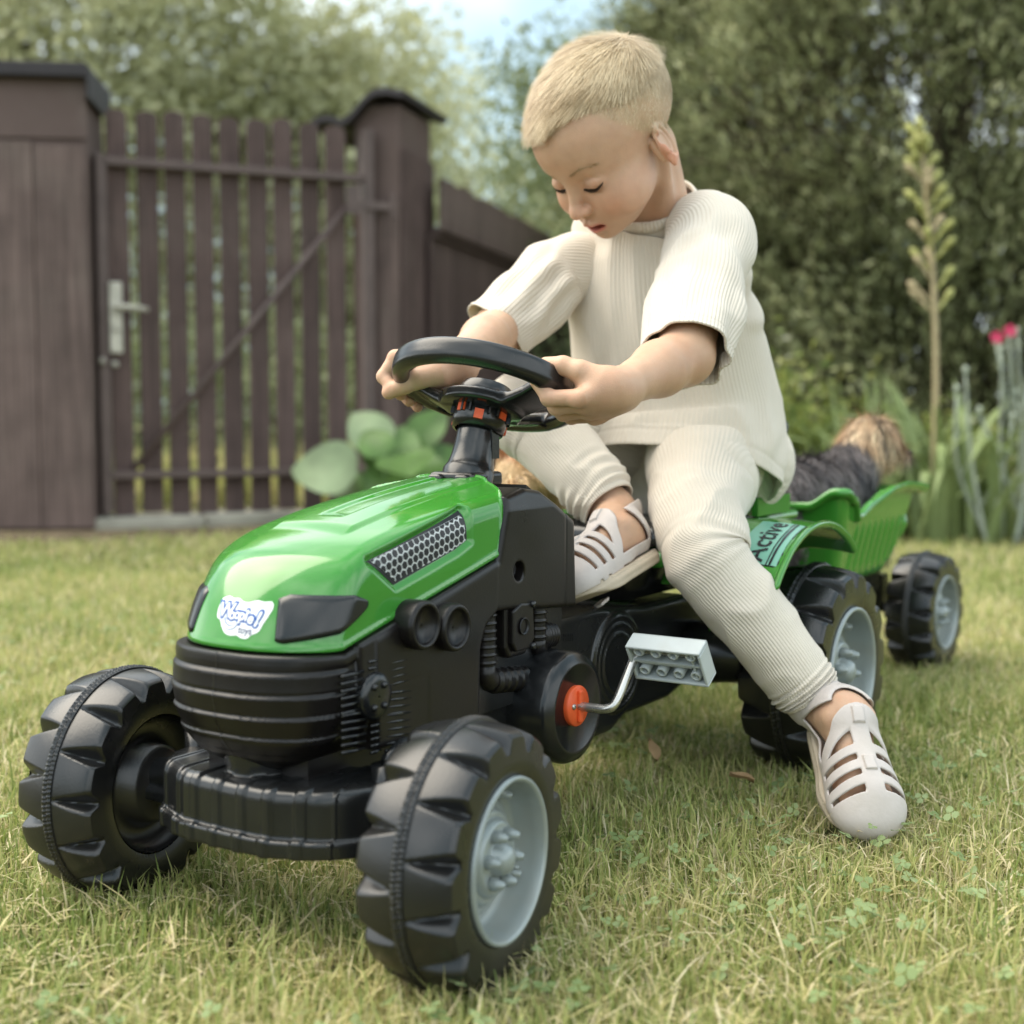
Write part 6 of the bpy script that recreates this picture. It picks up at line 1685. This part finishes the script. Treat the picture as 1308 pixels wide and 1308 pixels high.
# ribbed neck band
def band():
    """ribbed band standing on the shirt's own neck edge"""
    n = 220; r0 = SHIRT[0][:n+1]; c = r0.mean(0); Tn = np.array(shirt_rings[0][:3])-np.array(shirt_rings[1][:3]); Tn /= np.linalg.norm(Tn)
    o = r0-c; o /= np.linalg.norm(o, axis=1)[:, None]; rows = []
    for h, g in ((-.0110, .0036), (-.0100, .0052), (-.004, .0040), (.0005, .0018), (.0018, .0), (.0005, -.0018), (-.004, -.0022)): rows.append(r0+Tn*h+o*g)
    V = np.concatenate(rows); m = n+1
    F = [[i*m+j, i*m+j+1, (i+1)*m+j+1, (i+1)*m+j] for i in range(len(rows)-1) for j in range(n)]
    return V, np.array(F, np.int32)[:, ::-1], np.tile(np.linspace(0, 2*PI, m)*.047, len(rows))
V_, F_, r_ = band(); part('collar', (V_, F_), M_CLOTH, shirt, attrs={'rib': r_})
def sleeve(s):
    sh, el = SH[s], EL[s]; u = (el-sh)
    if s > 0:
        r = [(*(sh+[-.030, -.040, -.004]), .030, .034), (*(sh+[-.016, -.014, -.002]), .040, .042), (*(sh+u*.14+[-.010, .000, .000]), .0400, .0470), (*(sh+u*.42+[0, .002, .0]), .0390, .0490), (*(sh+u*.68), .0390, .0500), (*(sh+u*.90), .0385, .0490), (*(sh+u*1.0), .0385, .0485)]
    else:
        r = [(*(sh+[-.030, .040, -.004]), .030, .034), (*(sh+[-.014, .014, -.002]), .036, .039), (*(sh+u*.18+[-.006, -.002, .000]), .0370, .043), (*(sh+u*.48), .0365, .043), (*(sh+u*.76), .0360, .0420), (*(sh+u*.98), .0370, .0420), (*(sh+u*1.06), .0375, .0425)]
    def dd(t, a, V):
        P = V.reshape(-1, 3); w = (.0036*vn(P, 24, 11+s)+.0036*ridged(P*[1, 1, .6], 28, 13)+.0034*np.sin((P@np.array([.3, .9*s, .6]))*190+4*vn(P, 12, 3))*smooth01((vn(P, 14, 8)+.2)/.5)).reshape(t.shape)
        return w*smooth01(t/.25)-.0016*bump1(t, .905, .008)+.0008*bump1(t, .93, .02)
    return cloth_part('sleeve', loft(r, 150, 90, (1, 0, 0), dd, seam=(-PI/2 if s > 0 else PI/2)))
for s in (1, -1): sleeve(s)
def leg(s):
    h, k, a = HIP[s], KN[s], AN[s]; c = a+(k-a)*.16
    if s > 0:
        r = [(*(h+[-.030, -.006, .000]), .068, .078), (*(h+(k-h)*.15+[.006, 0, 0]), .0620, .0680), (*(h+(k-h)*.45+[.006, -.002, 0]), .0550, .0560), (*(h+(k-h)*.72+[.005, -.003, .001]), .0500, .0490), (*(k+(h-k)*.10+(c-k)*.03), .0465, .0460), (*(k+(c-k)*.10+(h-k)*.02+[0, -.005, 0]), .0435, .0435),
             (*(k+(c-k)*.26+[0, -.004, 0]), .0410, .0410), (*(k+(c-k)*.5), .0395, .0400), (*(k+(c-k)*.78), .0345, .0345), (*(k+(c-k)*.93), .0315, .0315), (*c, .0300, .0300)]
    else:
        r = [(*(h+[-.02, .01, .01]), .072, .074), (*(h+(k-h)*.2), .066, .068), (*(h+(k-h)*.6), .056, .057), (*(k+(h-k)*.12+[0, 0, .0]), .050, .050), (*(k+[.010, .006, -.012]), .0475, .0480),
             (*(k+(c-k)*.3), .0440, .0450), (*(k+(c-k)*.6), .0400, .0410), (*(k+(c-k)*.85), .0370, .0370), (*c, .0320, .0320)]
    def dd(t, an, V):
        P = V.reshape(-1, 3); tt = t.ravel(); aa = an.ravel()
        soft = .0022*vn(P, 26, 21+s)+.0016*ridged(P, 30, 23)
        if s > 0: kn = bump1(tt, .47, .07)*.9; cf = smooth01((tt-.84)/.05)*1.0
        else: kn = bump1(tt, .52, .08)*.6; cf = smooth01((tt-.76)/.10)*.9*smooth01((vn(P, 24, 9)+.55)/.6)
        ring = np.sin(tt*150+2.2*np.sin(aa+1)+3.0*vn(P, 16, 5))
        ring2 = np.sin(tt*(210 if s > 0 else 120)+1.6*np.sin(aa*1.+2)+2.5*vn(P, 20, 6))
        w = soft*1.3+.0026*kn*ring*(.5+.5*vn(P, 12, 31))+.0028*cf*ring2*(1-smooth01((tt-.965)/.02))
        return w.reshape(t.shape)
    return cloth_part('trouser_leg', loft(r, 170, 190, (0, 0, 1) if s < 0 else (0, 0, 1), dd, seam=(0 if s > 0 else PI)))
for s in (1, -1): leg(s)
def f_pel(P):
    d = sd_ell(P, (-.738, .008, .350), (.096, .124, .084))
    for s in (1, -1): d = smin(d, sd_cap(P, HIP[s], HIP[s]+(KN[s]-HIP[s])*.35, .064, .060), .02)
    return d
V_, F_, N_ = surfnet(f_pel, (-.86, -.15, .25), (-.58, .15, .45), .005)
part('trouser_seat', (V_, F_), M_CLOTH, child, normals=N_, attrs={'rib': V_[:, 1]})

# ---- sandals: moulded shell over the foot with slots cut between the straps, on a thick sole
M_SANDAL = mat('pale_grey_sandal_rubber', (.55, .495, .465), .55, .35, noise=.05, nscale=40, bump=.3, bscale=260, sss=0, dirt=((.42, .37, .30), 30, .3))
M_SOLE = mat('sandal_sole', (.50, .42, .32), .6, .3, noise=.08, nscale=40, bump=.3, bscale=200)
def sandal(s):
    o, R = FF[s]
    root = part('sandal_tmp', (np.zeros((3, 3)), [[0, 1, 2]]), M_SOLE, child) if False else None
    def loc(P): return (P-np.float32(o))@np.float32(R)
    def outline(q):
        p = np.stack([q[:, 0], q[:, 1]*(-s), 0*q[:, 2]], 1)
        d = sd_cap(p, (-.044, 0, 0), (.03, .001, 0), .0265, .0330); d = smin(d, sd_cap(p, (.03, .001, 0), (.048, .003, 0), .0330, .0290), .012); return d
    def f_sole(P):
        q = loc(P); z = q[:, 2]; rock = .010*smooth01((q[:, 0]-.03)/.05)
        d = smax(outline(q)-.0015-.0012*np.exp(-((z+.004)/.0025)**2), np.abs(z+.0045-rock)-.0075, .003)
        return d+.0006*np.exp(-((z+.0005-rock)/.0008)**2)
    def f_shell(P):
        q = loc(P); x, y, z = q[:, 0], q[:, 1], q[:, 2]; ay = np.abs(y); ys = y*(-s)
        f = f_leg(P, s)
        toe = sd_ell(q, (.050, 0, .010), (.031, .0325, .020)); f = smin(f, toe, .006)
        f = smin(f, sd_cap(q, (.0, .0, .016), (.04, 0, .012), .028, .0285), .010)
        sh = smax(f-.0050, -(f-.0022), .0008)
        keep = np.full(len(q), 9., np.float32)
        cap = .054-x                                             # toe cap
        keep = np.minimum(keep, cap)
        keep = np.minimum(keep, np.maximum(np.maximum(ay-.0098, -.026-x), z-.066))                       # centre strip
        for cx in (.0435, .0275, .0115): keep = np.minimum(keep, np.abs(x-cx-.10*(ay-.02))-.0052)
        keep = np.minimum(keep, np.maximum(np.abs(x+.016+.75*(z-.050))-.0075, z-.070))     # instep strap
        keep = np.minimum(keep, np.maximum(x+.050-.25*(z-.03), z-.056))                    # heel counter
        keep = np.minimum(keep, np.abs(z-.010)-.006)                                  # welt
        sh = smax(sh, keep, .0016); sh = np.maximum(sh, z-.076+.25*np.minimum(x+.03, 0)); sh = np.maximum(sh, .001-z)
        # two loops where the centre strip grips the straps
        for cx, cz in ((.0275, .030), (-.021, .05)):
            lp = np.maximum(np.maximum(np.abs(x-cx)-.0075, ay-.0058), np.abs(f-.0058)-.0018); sh = smin(sh, lp, .001)
        return sh
    lo = o-.095; hi = o+.10
    so = sdf_part('sandal', f_sole, lo, hi, .0021, M_SOLE, child)
    up = sdf_part('strap_upper', f_shell, lo, hi, .0015, M_SANDAL, so)
for s in (1, -1): sandal(s)
